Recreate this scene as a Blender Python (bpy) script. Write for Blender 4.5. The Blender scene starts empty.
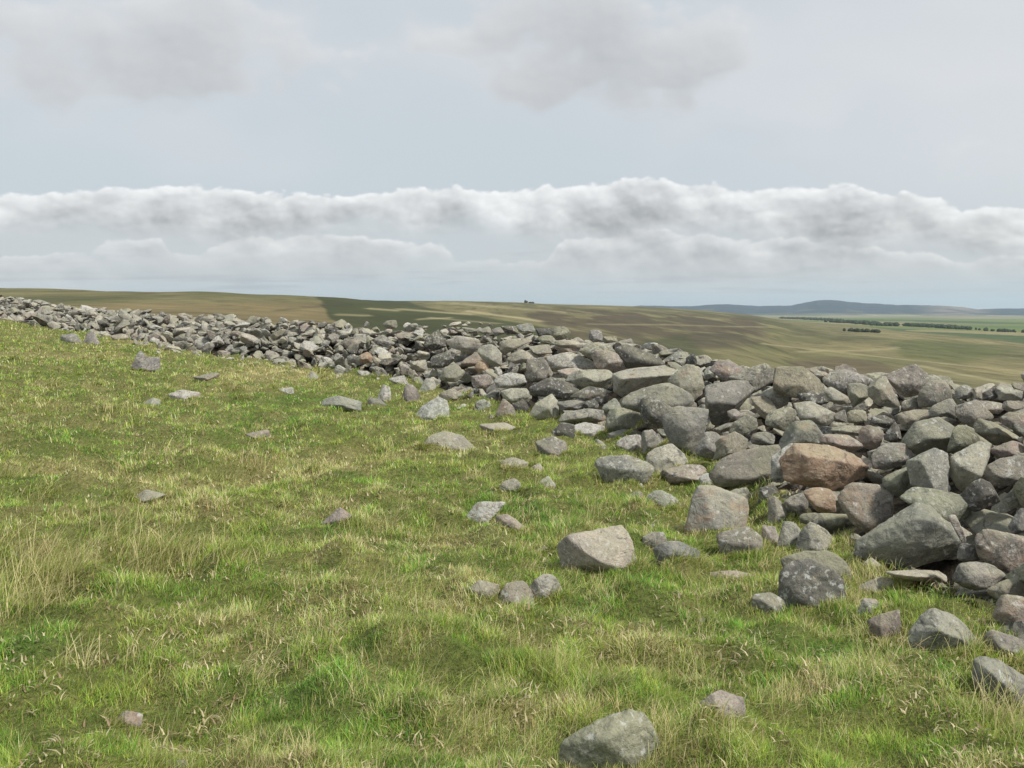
import bpy, bmesh, math, random
import numpy as np
from mathutils import Vector
random.seed(7); RNG = np.random.default_rng(11)
R = math.radians
scene = bpy.context.scene
COL = scene.collection

# ------------------------------------------------------------------ camera
PITCH = R(5.5); F = 800.0; CAMZ = 1.6
cam_d = bpy.data.cameras.new('camera'); cam = bpy.data.objects.new('camera', cam_d); COL.objects.link(cam)
cam_d.sensor_width = 36; cam_d.lens = 36 * F / 1024; cam_d.clip_start = 0.05; cam_d.clip_end = 60000
cam.location = (0, 0, CAMZ); cam.rotation_euler = (math.pi / 2 - PITCH, 0, 0)
scene.camera = cam
vs = scene.view_settings
vs.view_transform = 'Standard'; vs.look = 'None'; vs.gamma = 1; vs.use_curve_mapping = False
vs.exposure = 0.0
scene.cycles.volume_bounces = 1
scene.cycles.max_bounces = 6

# ------------------------------------------------------------------ sun
SUN_EL, SUN_AZ = 52, 118           # azimuth measured clockwise from the viewing direction (+Y)
sd = bpy.data.lights.new('sun', 'SUN'); so = bpy.data.objects.new('sun', sd); COL.objects.link(so)
sd.energy = 4.3; sd.angle = R(6); sd.color = (1.0, 0.95, 0.87)
sv = Vector((math.sin(R(SUN_AZ)) * math.cos(R(SUN_EL)), math.cos(R(SUN_AZ)) * math.cos(R(SUN_EL)), math.sin(R(SUN_EL))))
so.rotation_euler = sv.to_track_quat('Z', 'Y').to_euler()

# ------------------------------------------------------------------ node helpers
class E:
    """tiny expression wrapper over shader math nodes"""
    def __init__(s, nt, sock): s.nt = nt; s.s = sock
    def _m(s, op, *a):
        n = s.nt.nodes.new('ShaderNodeMath'); n.operation = op
        for i, v in enumerate((s,) + a):
            if isinstance(v, E): s.nt.links.new(v.s, n.inputs[i])
            else: n.inputs[i].default_value = v
        return E(s.nt, n.outputs[0])
    def __add__(s, o): return s._m('ADD', o)
    __radd__ = __add__
    def __sub__(s, o): return s._m('SUBTRACT', o)
    def __rsub__(s, o): return (s * -1.0) + o
    def __mul__(s, o): return s._m('MULTIPLY', o)
    __rmul__ = __mul__
    def __truediv__(s, o): return s._m('DIVIDE', o)
    def sstep(s, a, b):
        n = s.nt.nodes.new('ShaderNodeMapRange'); n.interpolation_type = 'SMOOTHSTEP'
        s.nt.links.new(s.s, n.inputs['Value'])
        for k, v in (('From Min', a), ('From Max', b)):
            if isinstance(v, E): s.nt.links.new(v.s, n.inputs[k])
            else: n.inputs[k].default_value = v
        return E(s.nt, n.outputs['Result'])
def combine(nt, x, y, z=0.0):
    n = nt.nodes.new('ShaderNodeCombineXYZ')
    for i, v in enumerate((x, y, z)):
        if isinstance(v, E): nt.links.new(v.s, n.inputs[i])
        else: n.inputs[i].default_value = v
    return n.outputs[0]
def noise(nt, vec, scale, detail=4, rough=0.5, dist=0.0):
    n = nt.nodes.new('ShaderNodeTexNoise'); n.inputs['Scale'].default_value = scale
    n.inputs['Detail'].default_value = detail; n.inputs['Roughness'].default_value = rough
    n.inputs['Distortion'].default_value = dist
    nt.links.new(vec, n.inputs['Vector']); return E(nt, n.outputs['Fac'])
def mixc(nt, f, a, b, mode='MIX'):
    n = nt.nodes.new('ShaderNodeMix'); n.data_type = 'RGBA'; n.blend_type = mode
    for k, v in ((0, f), (6, a), (7, b)):
        if isinstance(v, E): nt.links.new(v.s, n.inputs[k])
        elif hasattr(v, 'is_linked') or isinstance(v, bpy.types.NodeSocket): nt.links.new(v, n.inputs[k])
        elif k == 0: n.inputs[0].default_value = v
        else: n.inputs[k].default_value = (*v, 1)
    return n.outputs[2]

# ------------------------------------------------------------------ numpy noise
_perm = RNG.permutation(1024)
_g3 = RNG.normal(size=(1024, 3)); _g3 /= np.linalg.norm(_g3, axis=1)[:, None]
def perlin3(p):
    pi = np.floor(p).astype(np.int64); f = p - pi; u = f * f * f * (f * (f * 6 - 15) + 10)
    def gr(i, j, k):
        h = _perm[(_perm[(_perm[(pi[:, 0] + i) & 1023] + pi[:, 1] + j) & 1023] + pi[:, 2] + k) & 1023]
        return ((_g3[h]) * (f - np.array([i, j, k]))).sum(1)
    x0 = gr(0,0,0) * (1 - u[:, 0]) + gr(1,0,0) * u[:, 0]; x1 = gr(0,1,0) * (1 - u[:, 0]) + gr(1,1,0) * u[:, 0]
    x2 = gr(0,0,1) * (1 - u[:, 0]) + gr(1,0,1) * u[:, 0]; x3 = gr(0,1,1) * (1 - u[:, 0]) + gr(1,1,1) * u[:, 0]
    y0 = x0 * (1 - u[:, 1]) + x1 * u[:, 1]; y1 = x2 * (1 - u[:, 1]) + x3 * u[:, 1]
    return (y0 * (1 - u[:, 2]) + y1 * u[:, 2]) * 1.6
def fbm(p, octv=4, gain=0.5):
    a, s, t = 1.0, 0.0, 0.0
    for o in range(octv):
        s = s + a * perlin3(p * (2.03 ** o) + 17.3 * o); t += a; a *= gain
    return s / t
def n2(x, y, sx, sy=None, octv=3, seed=0.0, gain=.5):
    sy = sx if sy is None else sy
    return fbm(np.stack([x / sx, y / sy, np.full_like(x, seed * 3.7)], 1), octv, gain)
def sst(a, b, x):
    t = np.clip((x - a) / (b - a), 0, 1); return t * t * (3 - 2 * t)

# ------------------------------------------------------------------ sky
def px_dir(px, py):
    a = (px - 512) / F; b = -(py - 384) / F
    dx = a; dy = math.cos(PITCH) + b * math.sin(PITCH); dz = -math.sin(PITCH) + b * math.cos(PITCH)
    az = math.atan2(dx, dy); el = math.atan2(dz, math.hypot(dx, dy)); return az, el / max(math.cos(az), .6)
SKW, SKH, SKA, SKQ = 1600, 500, R(56), 0.46       # cloud map: azimuth +-56 degrees (then mirrored round), height q 0..0.46
def cloud_map():
    az_ = (np.arange(SKW) + .5) / SKW * 2 * SKA - SKA; q_ = (np.arange(SKH) + .5) / SKH * SKQ
    A, Q = np.meshgrid(az_, q_); A = A.ravel(); Q = Q.ravel(); sh = (SKH, SKW)
    def fb(ka, kq, octv, seed, gain=.55): return fbm(np.stack([A * ka, Q * kq, np.full_like(A, seed)], 1), octv, gain).reshape(sh)
    def worley(ka, kq, seed):
        wx = A * ka + perlin3(np.stack([A * ka * 1.4, Q * kq * 1.4, np.full_like(A, seed + .5)], 1)) * .45
        wy = Q * kq + perlin3(np.stack([A * ka * 1.4, Q * kq * 1.4, np.full_like(A, seed + 9.5)], 1)) * .45
        ix = np.floor(wx).astype(int); iy = np.floor(wy).astype(int); best = np.full(A.shape, 9.)
        for dx in (-1, 0, 1):
            for dy in (-1, 0, 1):
                h = _perm[(_perm[(ix + dx + seed * 7) & 1023] + iy + dy) & 1023]; h2 = _perm[(h + 77) & 1023]
                best = np.minimum(best, (ix + dx + h / 1024. - wx) ** 2 + (iy + dy + h2 / 1024. - wy) ** 2)
        return 1 - np.sqrt(best).reshape(sh)
    A2, Q2 = A.reshape(sh), Q.reshape(sh)
    n_lo, n_mid, n_hi = fb(4, 9, 3, 1.3), fb(11, 17, 4, 2.7), fb(30, 44, 5, 4.1, .6)
    w1, w2, w3 = worley(13, 21, 3), worley(30, 46, 5), worley(70, 100, 8)
    puff = (w1 - .5) * .8 + (w2 - .5) * .70 + (w3 - .5) * .50 + n_hi * 1.1 + n_mid * .5
    def shift(f, dy, dx): return np.roll(np.roll(f, dy, 0), dx, 1)
    sm = n_mid * .9 + (w1 - .5) * .9 + (w2 - .5) * .65 + (w3 - .5) * .40 + n_hi * .65
    relief = (sm - shift(sm, -5, -4)) * 1.6 + (sm - shift(sm, -11, -8)) * .7      # lit from above right
    def curve(tab):
        t = sorted(px_dir(p, y) for p, y in tab); return np.interp(A2, [v[0] for v in t], [v[1] for v in t])
    col = np.zeros(sh + (3,)); hz = sst(0, .30, Q2)[..., None]
    col[:] = np.array([.57, .645, .69]) * (1 - hz) + np.array([.63, .685, .73]) * hz
    wh = (sst(-.15, .6, n_lo + fb(2, 5, 4, 8.8) * .8) * .30 + sst(.10, .65, A2) * sst(.02, .2, Q2) * .75)[..., None]
    col = col * (1 - wh) + np.array([.755, .77, .785]) * wh
    def comp(col, D, alpha, lo, hi_, kd, decay, kmix=1.0, rl=.15):
        s_ = np.zeros(SKW); T = np.zeros(sh)
        for j in range(SKH - 1, -1, -1):
            s_ = s_ * decay + D[j]
            s_ = s_ * .4 + (np.roll(s_, 1) + np.roll(s_, -1)) * .18 + (np.roll(s_, 3) + np.roll(s_, -3)) * .12; T[j] = s_
        T = np.exp(-kd * T)
        T = np.clip(T + relief * rl + n_mid * .14 + n_hi * rl, 0, 1.08)[..., None]
        c = np.array(lo) * (1 - T) + np.array(hi_) * T
        al = (alpha * kmix)[..., None]; return col * (1 - al) + c * al
    # high soft patches
    def blob(px, py, rx, ry):
        a0, q0 = px_dir(px, py); return np.exp(-(((A2 - a0) / rx) ** 2 + ((Q2 - q0) / ry) ** 2))
    e = blob(600, 30, .17, .065) + blob(545, 88, .07, .03) * .8 + blob(450, 42, .06, .02) * .6 + blob(700, 60, .07, .04) * .5 + blob(110, 40, .25, .06) * .95 + blob(240, 85, .06, .03) * .5
    hl = (np.clip(e, 0, 1) * .45 * sst(-.4, .4, n_mid + n_lo))[..., None]; col = col * (1 - hl) + np.array([.76, .775, .785]) * hl
    D = sst(.18, 1.2, e * 1.05 + n_mid * .80 + n_hi * .30 + fb(7, 9, 3, 12.) * .7)
    col = comp(col, D * .5, sst(.0, .75, D), (.475, .49, .505), (.80, .805, .81), .058, .982, .82, .045)
    # low blue-grey streaks
    st = fb(4.5, 95, 5, 21., .6)
    m = sst(.0, .38, st + n_lo * .3) * sst(.012, .028, Q2) * sst(.085, .060, Q2)
    col = col * (1 - .75 * m[..., None]) + np.array([.425, .465, .515]) * .75 * m[..., None]
    st = fb(5.5, 120, 5, 25., .6); m = sst(.12, .42, st) * sst(.004, .02, Q2) * sst(.10, .05, Q2)
    col = col * (1 - .6 * m[..., None]) + np.array([.63, .665, .69]) * .6 * m[..., None]
    def deck(col, top, bot, lump, lo, hi_, k, seed, kd=.055, decay=.982, botn=1.0, cover=None):
        t = curve(top) + lump * puff * 1.35; b_ = curve(bot) + lump * botn * (fb(8, 16, 4, seed) * 1.3 + w2 * .25)
        D = sst(-.0008, .0045, t - Q2) * sst(-.016, .022, Q2 - b_)
        if cover is not None: D = D * cover
        dens = D * np.clip(.75 + puff * 1.9 + n_mid * .8, .03, 2.2)
        return comp(col, dens, D, lo, hi_, kd, decay, k)
    X0 = [(-700, 196), (-300, 190)]
    col = deck(col, [(-500, 258), (0, 262), (120, 256), (300, 255), (520, 262), (650, 255), (900, 258), (1024, 262), (1500, 258)], [(-500, 276), (0, 284), (300, 278), (600, 280), (1024, 284), (1500, 280)], .0045,
               (.45, .485, .53), (.74, .755, .77), .85, 31., .05, .97, 1, sst(-.25, .25, n_lo + n_mid * .6 + .12))
    gm = sst(.028, .05, Q2) * sst(.118, .09, Q2) * (.45 + .35 * sst(-.3, .3, n_mid)); col = col * (1 - gm[..., None]) + np.array([.62, .645, .665]) * gm[..., None]
    c2 = [(-500, 238), (0, 256), (90, 252), (108, 238), (160, 240), (172, 254), (205, 252), (232, 236), (300, 233), (360, 238), (440, 244), (460, 258), (545, 262), (565, 240), (600, 236), (640, 228), (700, 234), (740, 238), (800, 238), (860, 250), (930, 252), (955, 262), (975, 258), (1024, 258), (1500, 250)]
    col = deck(col, c2, [(-500, 262), (0, 262), (100, 256), (300, 262), (450, 262), (540, 264), (600, 268), (800, 270), (900, 266), (1024, 272), (1500, 270)], .0055,
               (.45, .47, .495), (.83, .84, .845), .95, 37., .052, .975)
    col = deck(col, [(-500, 190), (0, 193), (90, 192), (130, 187), (180, 184), (230, 191), (300, 195), (355, 197), (378, 192), (420, 188), (480, 188), (560, 184), (640, 180), (700, 184), (760, 188), (800, 184), (860, 188), (890, 196), (940, 195), (962, 209), (1000, 205), (1040, 210), (1500, 196)],
               [(-500, 233), (0, 232), (80, 227), (150, 235), (250, 241), (320, 236), (362, 222), (420, 234), (470, 223), (520, 234), (600, 242), (660, 238), (730, 232), (800, 242), (850, 254), (900, 244), (940, 244), (985, 256), (1024, 254), (1500, 240)], .0062,
               (.415, .425, .435), (.96, .965, .965), .97, 43., .034, .986)
    top = sst(.40, .46, Q2)[..., None]; col = col * (1 - top) + np.array([.585, .63, .675]) * top
    bl = sst(.012, .0, Q2)[..., None] * .55; col = col * (1 - bl) + np.array([.52, .585, .62]) * bl
    return np.clip(col, 0, 1)
cm = cloud_map()
img = bpy.data.images.new('cloud_map', SKW, SKH, alpha=False, float_buffer=True)
px4 = np.ones((SKH, SKW, 4), np.float32); px4[..., :3] = cm
img.pixels.foreach_set(px4.ravel()); img.update(); img.pack()
w = bpy.data.worlds.new('World'); scene.world = w; w.use_nodes = True
nt = w.node_tree; nt.nodes.clear()
sky = nt.nodes.new('ShaderNodeTexSky'); sky.sky_type = 'NISHITA'; sky.sun_disc = False
sky.sun_elevation = R(SUN_EL); sky.sun_rotation = R(SUN_AZ)
tc = nt.nodes.new('ShaderNodeTexCoord'); sp = nt.nodes.new('ShaderNodeSeparateXYZ')
nt.links.new(tc.outputs['Generated'], sp.inputs[0])
X, Y, Z = (E(nt, sp.outputs[i]) for i in range(3))
az = X._m('ARCTAN2', Y)
q = Z._m('ARCSINE') / az._m('COSINE')._m('MAXIMUM', 0.6)
ti = nt.nodes.new('ShaderNodeTexImage'); ti.image = img; ti.extension = 'MIRROR'; ti.interpolation = 'Cubic'
nt.links.new(combine(nt, az / (2 * SKA) + 0.5, (q / SKQ)._m('MAXIMUM', .002)._m('MINIMUM', .998)), ti.inputs['Vector'])
sk = mixc(nt, 1.0, sky.outputs[0], (0.1, 0.1, 0.1), 'MULTIPLY')
base = mixc(nt, 0.93, sk, ti.outputs['Color'])
sc10 = mixc(nt, 1.0, base, (10, 10, 10), 'MULTIPLY')
bg = nt.nodes.new('ShaderNodeBackground'); bg.inputs[1].default_value = 0.1
nt.links.new(sc10, bg.inputs[0])
ow = nt.nodes.new('ShaderNodeOutputWorld'); nt.links.new(bg.outputs[0], ow.inputs[0])

# ------------------------------------------------------------------ terrain
CREST = np.array([(5.3, -6, .9, 3.0), (5.2, 1.0, .88, 3.0), (5.0, 3.5, .93, 2.9), (4.8, 5.5, .96, 2.95), (4.5, 8.4, .93, 2.9),
    (3.8, 10.3, .84, 2.9), (2.5, 12.9, .95, 2.9), (1.6, 14.5, 1.10, 2.9), (0, 17.6, 1.12, 2.8), (-3.4, 20, 1.05, 2.5),
    (-6.5, 21.8, 1.17, 2.4), (-11.3, 26.6, 1.22, 2.4), (-18.2, 32.8, 1.52, 2.4), (-22.5, 36.5, 1.90, 2.5), (-31, 43, 2.25, 2.5),
    (-60, 66, 3.6, 2.5)])
# far relief: per picture column, (distance, picture row) pairs turned into heights of real ground
FT = {-200: [(60, 330), (120, 318), (300, 306), (800, 291.5), (1400, 289.5), (2000, 296), (4000, 301)],
      0:   [(60, 330), (120, 318), (300, 306), (800, 292.5), (1400, 289.5), (2000, 296), (4000, 301)],
      60:  [(60, 330), (120, 318), (300, 306), (800, 292), (1400, 289.5), (2000, 297), (4000, 301)],
      110: [(60, 330), (120, 318), (300, 306), (800, 291.5), (1400, 293), (2000, 299), (4000, 303)],
      200: [(60, 335), (120, 322), (300, 308), (800, 291.5), (1400, 296), (2000, 300), (4000, 303)],
      300: [(60, 342), (120, 330), (250, 318), (500, 305), (900, 295.5), (1400, 299), (2000, 302), (4000, 304)],
      350: [(60, 350), (120, 335), (250, 322), (500, 309), (900, 298.5), (1400, 302), (2000, 303), (4000, 304)],
      400: [(60, 360), (150, 345), (300, 330), (600, 314), (1200, 302.5), (1800, 301), (3000, 303)],
      450: [(60, 370), (150, 348), (300, 333), (600, 317), (1200, 306), (1900, 300), (3000, 303)],
      500: [(60, 380), (150, 352), (300, 336), (700, 318), (1300, 307), (2100, 301.5), (3500, 304), (6000, 305.5)],
      600: [(60, 400), (150, 365), (300, 347), (700, 328), (1500, 311), (2800, 305), (3500, 305.4), (6000, 307)],
      670: [(60, 420), (150, 385), (300, 363), (500, 348), (800, 334), (1500, 316), (2800, 307.5), (3500, 308), (6000, 311)],
      740: [(60, 425), (150, 395), (300, 373), (600, 347), (1000, 331), (2000, 316), (3000, 313), (4500, 318), (7000, 317)],
      800: [(60, 430), (150, 402), (300, 385), (500, 370), (800, 352), (1300, 335), (2100, 323), (3500, 321.5), (7000, 317)],
      900: [(60, 435), (150, 408), (300, 392), (500, 376), (800, 354), (1300, 338), (2100, 329.5), (3200, 324.5), (7000, 317)],
      1024: [(60, 440), (150, 415), (300, 400), (500, 385), (800, 364), (1300, 346), (1900, 336), (3200, 327), (7000, 318)],
      1300: [(60, 440), (150, 415), (300, 400), (500, 388), (800, 366), (1300, 348), (1900, 338), (3200, 327), (7000, 318)]}
def slope_of(px, py):
    """(azimuth, tan of elevation) of the direction seen at px,py"""
    a = (px - 512) / F; b = -(py - 384) / F
    dx = a; dy = math.cos(PITCH) + b * math.sin(PITCH); dz = -math.sin(PITCH) + b * math.cos(PITCH)
    return math.atan2(dx, dy), dz / math.hypot(dx, dy)
_LR = np.linspace(math.log(40), math.log(20000), 160); _AZ = np.linspace(-0.75, 0.80, 156)
_cols, _azs = [], []
for px, pts in FT.items():
    lr = [math.log(d) for d, _ in pts]; zz = [CAMZ + d * slope_of(px, py)[1] for d, py in pts]
    _cols.append(np.interp(_LR, lr, zz)); _azs.append(slope_of(px, 310)[0])
_cols = np.array(_cols); _azs = np.array(_azs)
_T = np.stack([np.interp(_AZ, _azs, _cols[:, j]) for j in range(len(_LR))], 1)
for _ in range(6):
    _T = np.pad(_T, 1, mode='edge'); _T = (_T[:-2, 1:-1] + _T[2:, 1:-1] + _T[1:-1, :-2] + _T[1:-1, 2:] + 2 * _T[1:-1, 1:-1]) / 6
def far_z(x, y):
    a = np.arctan2(x, y); l = np.log(np.hypot(x, y) + 1e-6)
    fi = np.clip((a - _AZ[0]) / (_AZ[1] - _AZ[0]), 0, len(_AZ) - 1.001); fj = np.clip((l - _LR[0]) / (_LR[1] - _LR[0]), 0, len(_LR) - 1.001)
    i = fi.astype(int); j = fj.astype(int); u = fi - i; v = fj - j
    z = _T[i, j] * (1 - u) * (1 - v) + _T[i + 1, j] * u * (1 - v) + _T[i, j + 1] * (1 - u) * v + _T[i + 1, j + 1] * u * v
    r = np.hypot(x, y)
    amp = np.clip((r - 60) / 400, 0, 1)
    z = z + amp * (n2(x, y, 240, 300, 3, 2.2) * np.clip(r * 0.0045, 0, 5) * sst(2600, 1500, r) + n2(x, y, 70, 190, 3, 5.1) * np.clip(r * 0.0026, 0, 2.4) * sst(2600, 1500, r))
    return z
def crest_q(x, y):
    """distance to the crest line, signed side (+ outside), crest height, width"""
    best = np.full(x.shape, 1e9); sd_ = np.zeros_like(x); hz = np.zeros_like(x); ww = np.ones_like(x)
    for k in range(len(CREST) - 1):
        a, b = CREST[k], CREST[k + 1]; d = b[:2] - a[:2]; L2 = d @ d
        t = np.clip(((x - a[0]) * d[0] + (y - a[1]) * d[1]) / L2, 0, 1)
        ex = x - (a[0] + t * d[0]); ey = y - (a[1] + t * d[1]); dd = np.hypot(ex, ey)
        m = dd < best
        side = np.sign(ex * d[1] - ey * d[0])
        best = np.where(m, dd, best); sd_ = np.where(m, side, sd_)
        hz = np.where(m, a[2] + t * (b[2] - a[2]), hz); ww = np.where(m, a[3] + t * (b[3] - a[3]), ww)
    return best, sd_, hz, ww
def near_g(x, y):
    s = -x - 0.8
    return 0.055 * np.log1p(np.exp(np.clip(s * 1.2, -30, 30))) / 1.2 * np.clip(1 - (np.hypot(x, y) - 80) / 200, 0.2, 1)
def base_ground(x, y, cq=None):
    d, sdn, hz, ww = crest_q(x, y) if cq is None else cq
    r = np.hypot(x, y); out = d * sdn
    f = np.maximum(sst(2.0, 30, out), sst(70, 180, r))
    g = near_g(x, y)
    z = g * (1 - f); fm_ = f > 0
    if fm_.any(): z[fm_] += far_z(x[fm_], y[fm_]) * f[fm_]
    hum = n2(x, y, 1.5, 1.1, 3, 1.0) * 0.060 + n2(x, y, 5.0, 4.0, 2, 7.0) * 0.07
    hum = hum + np.maximum(n2(x, y, .42, .34, 2, 9.0) + .1, 0) * 0.15 + n2(x, y, .85, .6, 2, 10.0) * .11
    hum = hum - .17 * np.exp(-((x + 2.45) / .38) ** 2 - ((y - 4.05) / .20) ** 2) - .10 * np.exp(-((x + 1.9) / .5) ** 2 - ((y - 4.5) / .2) ** 2) - .07 * np.exp(-((x - .75) / .4) ** 2 - ((y - 3.3) / .2) ** 2)
    return z + hum * np.clip(1.3 - r / 60, 0, 1) * np.clip(r / 1.5, 0, 1)
def surface(x, y):
    """ground plus rubble bank; also the bank's own share (0..1)"""
    x = np.atleast_1d(np.asarray(x, float)); y = np.atleast_1d(np.asarray(y, float))
    cq = crest_q(x, y); d, sdn, hz, ww = cq
    g0 = base_ground(x, y, cq); gn = near_g(x, y)
    H = np.maximum(hz - gn, 0.1)
    t = np.where(sdn < 0, 1 - d / ww, 1 - d / 2.4)
    prof = np.clip(t, 0, 1); prof = np.where(sdn < 0, 1 - (1 - prof) ** 1.25, prof ** .8)
    return g0 + H * prof, np.clip(t, 0, 1)

CR_, CU_, CF_ = np.array([1., 0, 0]), np.array([0, math.sin(PITCH), math.cos(PITCH)]), np.array([0, math.cos(PITCH), -math.sin(PITCH)])
CAM = np.array([0, 0, CAMZ])
def ray(px, py):
    return CF_ + (px - 512) / F * CR_ - (py - 384) / F * CU_          # unit depth along the view axis
def project(p):
    v = p - CAM; dep = v @ CF_
    dep_ = np.where(np.abs(dep) < 1e-3, 1e-3, dep)
    return 512 + F * (v @ CR_) / dep_, 384 - F * (v @ CU_) / dep_, dep
_DS = np.exp(np.linspace(math.log(1.6), math.log(75), 520))
def hit(px, py):
    """view-axis depth where the ray meets ground or bank; else the depth at which it skims the bank"""
    d = ray(px, py); p = CAM + _DS[:, None] * d
    s, t = surface(p[:, 0], p[:, 1]); below = np.where(p[:, 2] < s)[0]
    if len(below): return _DS[below[0]]
    gap = np.where(t > 0.3, (p[:, 2] - s) / _DS, 9)
    return _DS[int(np.argmin(gap))]
def hit_far(px, py, lo=60, hi=15000):
    ds = np.exp(np.linspace(math.log(lo), math.log(hi), 600)); p = CAM + ds[:, None] * ray(px, py)
    z = base_ground(p[:, 0], p[:, 1]); b = np.where(p[:, 2] < z)[0]
    k = b[0] if len(b) else 599
    return p[k, 0], p[k, 1], z[k]

# ------------------------------------------------------------------ mesh helpers
def new_mesh(name, V, loops, starts=None, n=None, smooth=True, cols=None, extra=None):
    """V (N,3); loops flat vertex indices; n = verts per face (int) or array of loop totals"""
    me = bpy.data.meshes.new(name); V = np.asarray(V, np.float32); loops = np.asarray(loops, np.int32).ravel()
    me.vertices.add(len(V)); me.vertices.foreach_set('co', V.ravel())
    me.loops.add(len(loops)); me.loops.foreach_set('vertex_index', loops)
    if isinstance(n, int):
        nf = len(loops) // n; tot = np.full(nf, n, np.int32)
    else: tot = np.asarray(n, np.int32); nf = len(tot)
    st = np.concatenate([[0], np.cumsum(tot)[:-1]]).astype(np.int32)
    me.polygons.add(nf); me.polygons.foreach_set('loop_start', st); me.polygons.foreach_set('loop_total', tot)
    me.polygons.foreach_set('use_smooth', np.full(nf, smooth, bool))
    for nm, c in (('tint', cols), ('mask', extra)):
        if c is not None:
            at = me.color_attributes.new(nm, 'FLOAT_COLOR', 'POINT')
            c4 = np.ones((len(V), 4), np.float32); c4[:, :3] = c
            at.data.foreach_set('color', c4.ravel())
    me.update(calc_edges=True); me.validate(); return me
def link(name, me, mat, parent=None, loc=None):
    o = bpy.data.objects.new(name, me); COL.objects.link(o)
    if mat: me.materials.append(mat)
    if parent: o.parent = parent
    if loc is not None: o.location = loc
    return o
def grid_faces(nr, na):
    i = np.arange(nr - 1)[:, None] * na + np.arange(na - 1)[None]; i = i.ravel()
    return np.stack([i, i + 1, i + na + 1, i + na], 1)

# ------------------------------------------------------------------ materials
def attr(nt, name):
    n = nt.nodes.new('ShaderNodeAttribute'); n.attribute_name = name; return n
def principled(name, rough=0.9):
    m = bpy.data.materials.new(name); m.use_nodes = True; nt = m.node_tree
    b = nt.nodes['Principled BSDF']; b.inputs['Roughness'].default_value = rough
    b.inputs['Specular IOR Level'].default_value = 0.25
    return m, nt, b
def bump(nt, b, h, strength, dist):
    n = nt.nodes.new('ShaderNodeBump'); n.inputs['Strength'].default_value = strength; n.inputs['Distance'].default_value = dist
    nt.links.new(h.s, n.inputs['Height']); nt.links.new(n.outputs[0], b.inputs['Normal'])
# stone: grey andesite, lichen, rusty blotches, algae
M_STONE, nt, b = principled('weathered_stone', 0.88)
g = nt.nodes.new('ShaderNodeNewGeometry'); pos = g.outputs['Position']
ta = attr(nt, 'tint'); ma = attr(nt, 'mask')
msep = nt.nodes.new('ShaderNodeSeparateColor'); nt.links.new(ma.outputs['Color'], msep.inputs[0])
lich, orange, dark = (E(nt, msep.outputs[i]) for i in range(3))
big = noise(nt, pos, 5.0, 5, .6, .4); mid = noise(nt, pos, 19, 6, .68, .3); fine = noise(nt, pos, 105, 4, .65)
col = mixc(nt, big.sstep(.30, .70), mixc(nt, 1.0, ta.outputs['Color'], (.78, .79, .80), 'MULTIPLY'), mixc(nt, 1.0, ta.outputs['Color'], (1.20, 1.18, 1.13), 'MULTIPLY'))
col = mixc(nt, mid.sstep(.36, .66) * 0.45, col, mixc(nt, 1.0, col, (1.45, 1.42, 1.34), 'MULTIPLY'))
col = mixc(nt, (1.0 - noise(nt, pos, 32, 5, .7).sstep(.34, .50)) * 0.38, col, mixc(nt, 1.0, col, (.42, .42, .43), 'MULTIPLY'))
col = mixc(nt, fine.sstep(.40, .66) * 0.38, col, mixc(nt, 1.0, col, (1.5, 1.48, 1.42), 'MULTIPLY'))
col = mixc(nt, (1.0 - fine.sstep(.34, .46)) * 0.45, col, mixc(nt, 1.0, col, (.45, .45, .45), 'MULTIPLY'))
on = noise(nt, pos, 7.0, 5, .62, .6)
col = mixc(nt, (on + orange * 0.34).sstep(.64, .82) * 0.75, col, mixc(nt, mid.sstep(.3, .7), (.29, .185, .125), (.42, .315, .235)))
# olive algae on faces that catch rain
gsep = nt.nodes.new('ShaderNodeSeparateXYZ'); nt.links.new(g.outputs['Normal'], gsep.inputs[0])
up = E(nt, gsep.outputs[2])
col = mixc(nt, (noise(nt, pos, 3.1, 4, .6) * 0.7 + up * 0.20).sstep(.38, .60) * 0.42, col, mixc(nt, fine, (.25, .25, .150), (.36, .35, .235)))
# dark lichen crusts and pale lichen rosettes
dn = noise(nt, pos, 13.0, 6, .72, .8)
col = mixc(nt, (dn + dark * 0.22).sstep(.60, .70) * 0.7, col, (.085, .084, .078))
vo = nt.nodes.new('ShaderNodeTexVoronoi'); vo.inputs['Scale'].default_value = 17; vo.inputs['Randomness'].default_value = 1
wr = nt.nodes.new('ShaderNodeVectorMath'); wr.operation = 'MULTIPLY_ADD'
nn = nt.nodes.new('ShaderNodeTexNoise'); nn.inputs['Scale'].default_value = 34; nn.inputs['Detail'].default_value = 4; nt.links.new(pos, nn.inputs['Vector'])
nt.links.new(nn.outputs['Color'], wr.inputs[0]); wr.inputs[1].default_value = (.05, .05, .05); nt.links.new(pos, wr.inputs[2])
nt.links.new(wr.outputs[0], vo.inputs['Vector'])
vd = E(nt, vo.outputs['Distance'])
vsep = nt.nodes.new('ShaderNodeSeparateColor'); nt.links.new(vo.outputs['Color'], vsep.inputs[0])
ros = (1.0 - vd.sstep(.16, .32)) * (E(nt, vsep.outputs[0]) + lich * 0.62).sstep(.80, .90)
ros = ros * noise(nt, pos, 60, 3, .6).sstep(.36, .52)
ros2 = (noise(nt, pos, 24, 6, .7, .5) + lich * 0.17).sstep(.63, .70)
col = mixc(nt, ros._m('MAXIMUM', ros2) * 0.62, col, mixc(nt, fine, (.42, .425, .39), (.62, .62, .58)))
nt.links.new(col, b.inputs['Base Color'])
hgt = (noise(nt, pos, 9, 3, .5, 1.2) - 0.5)._m('ABSOLUTE') * 1.1 + mid * 0.5 + fine * 0.22 + big * 0.5 + noise(nt, pos, 260, 3, .6) * 0.08
bump(nt, b, hgt, 0.7, 0.026)

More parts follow.
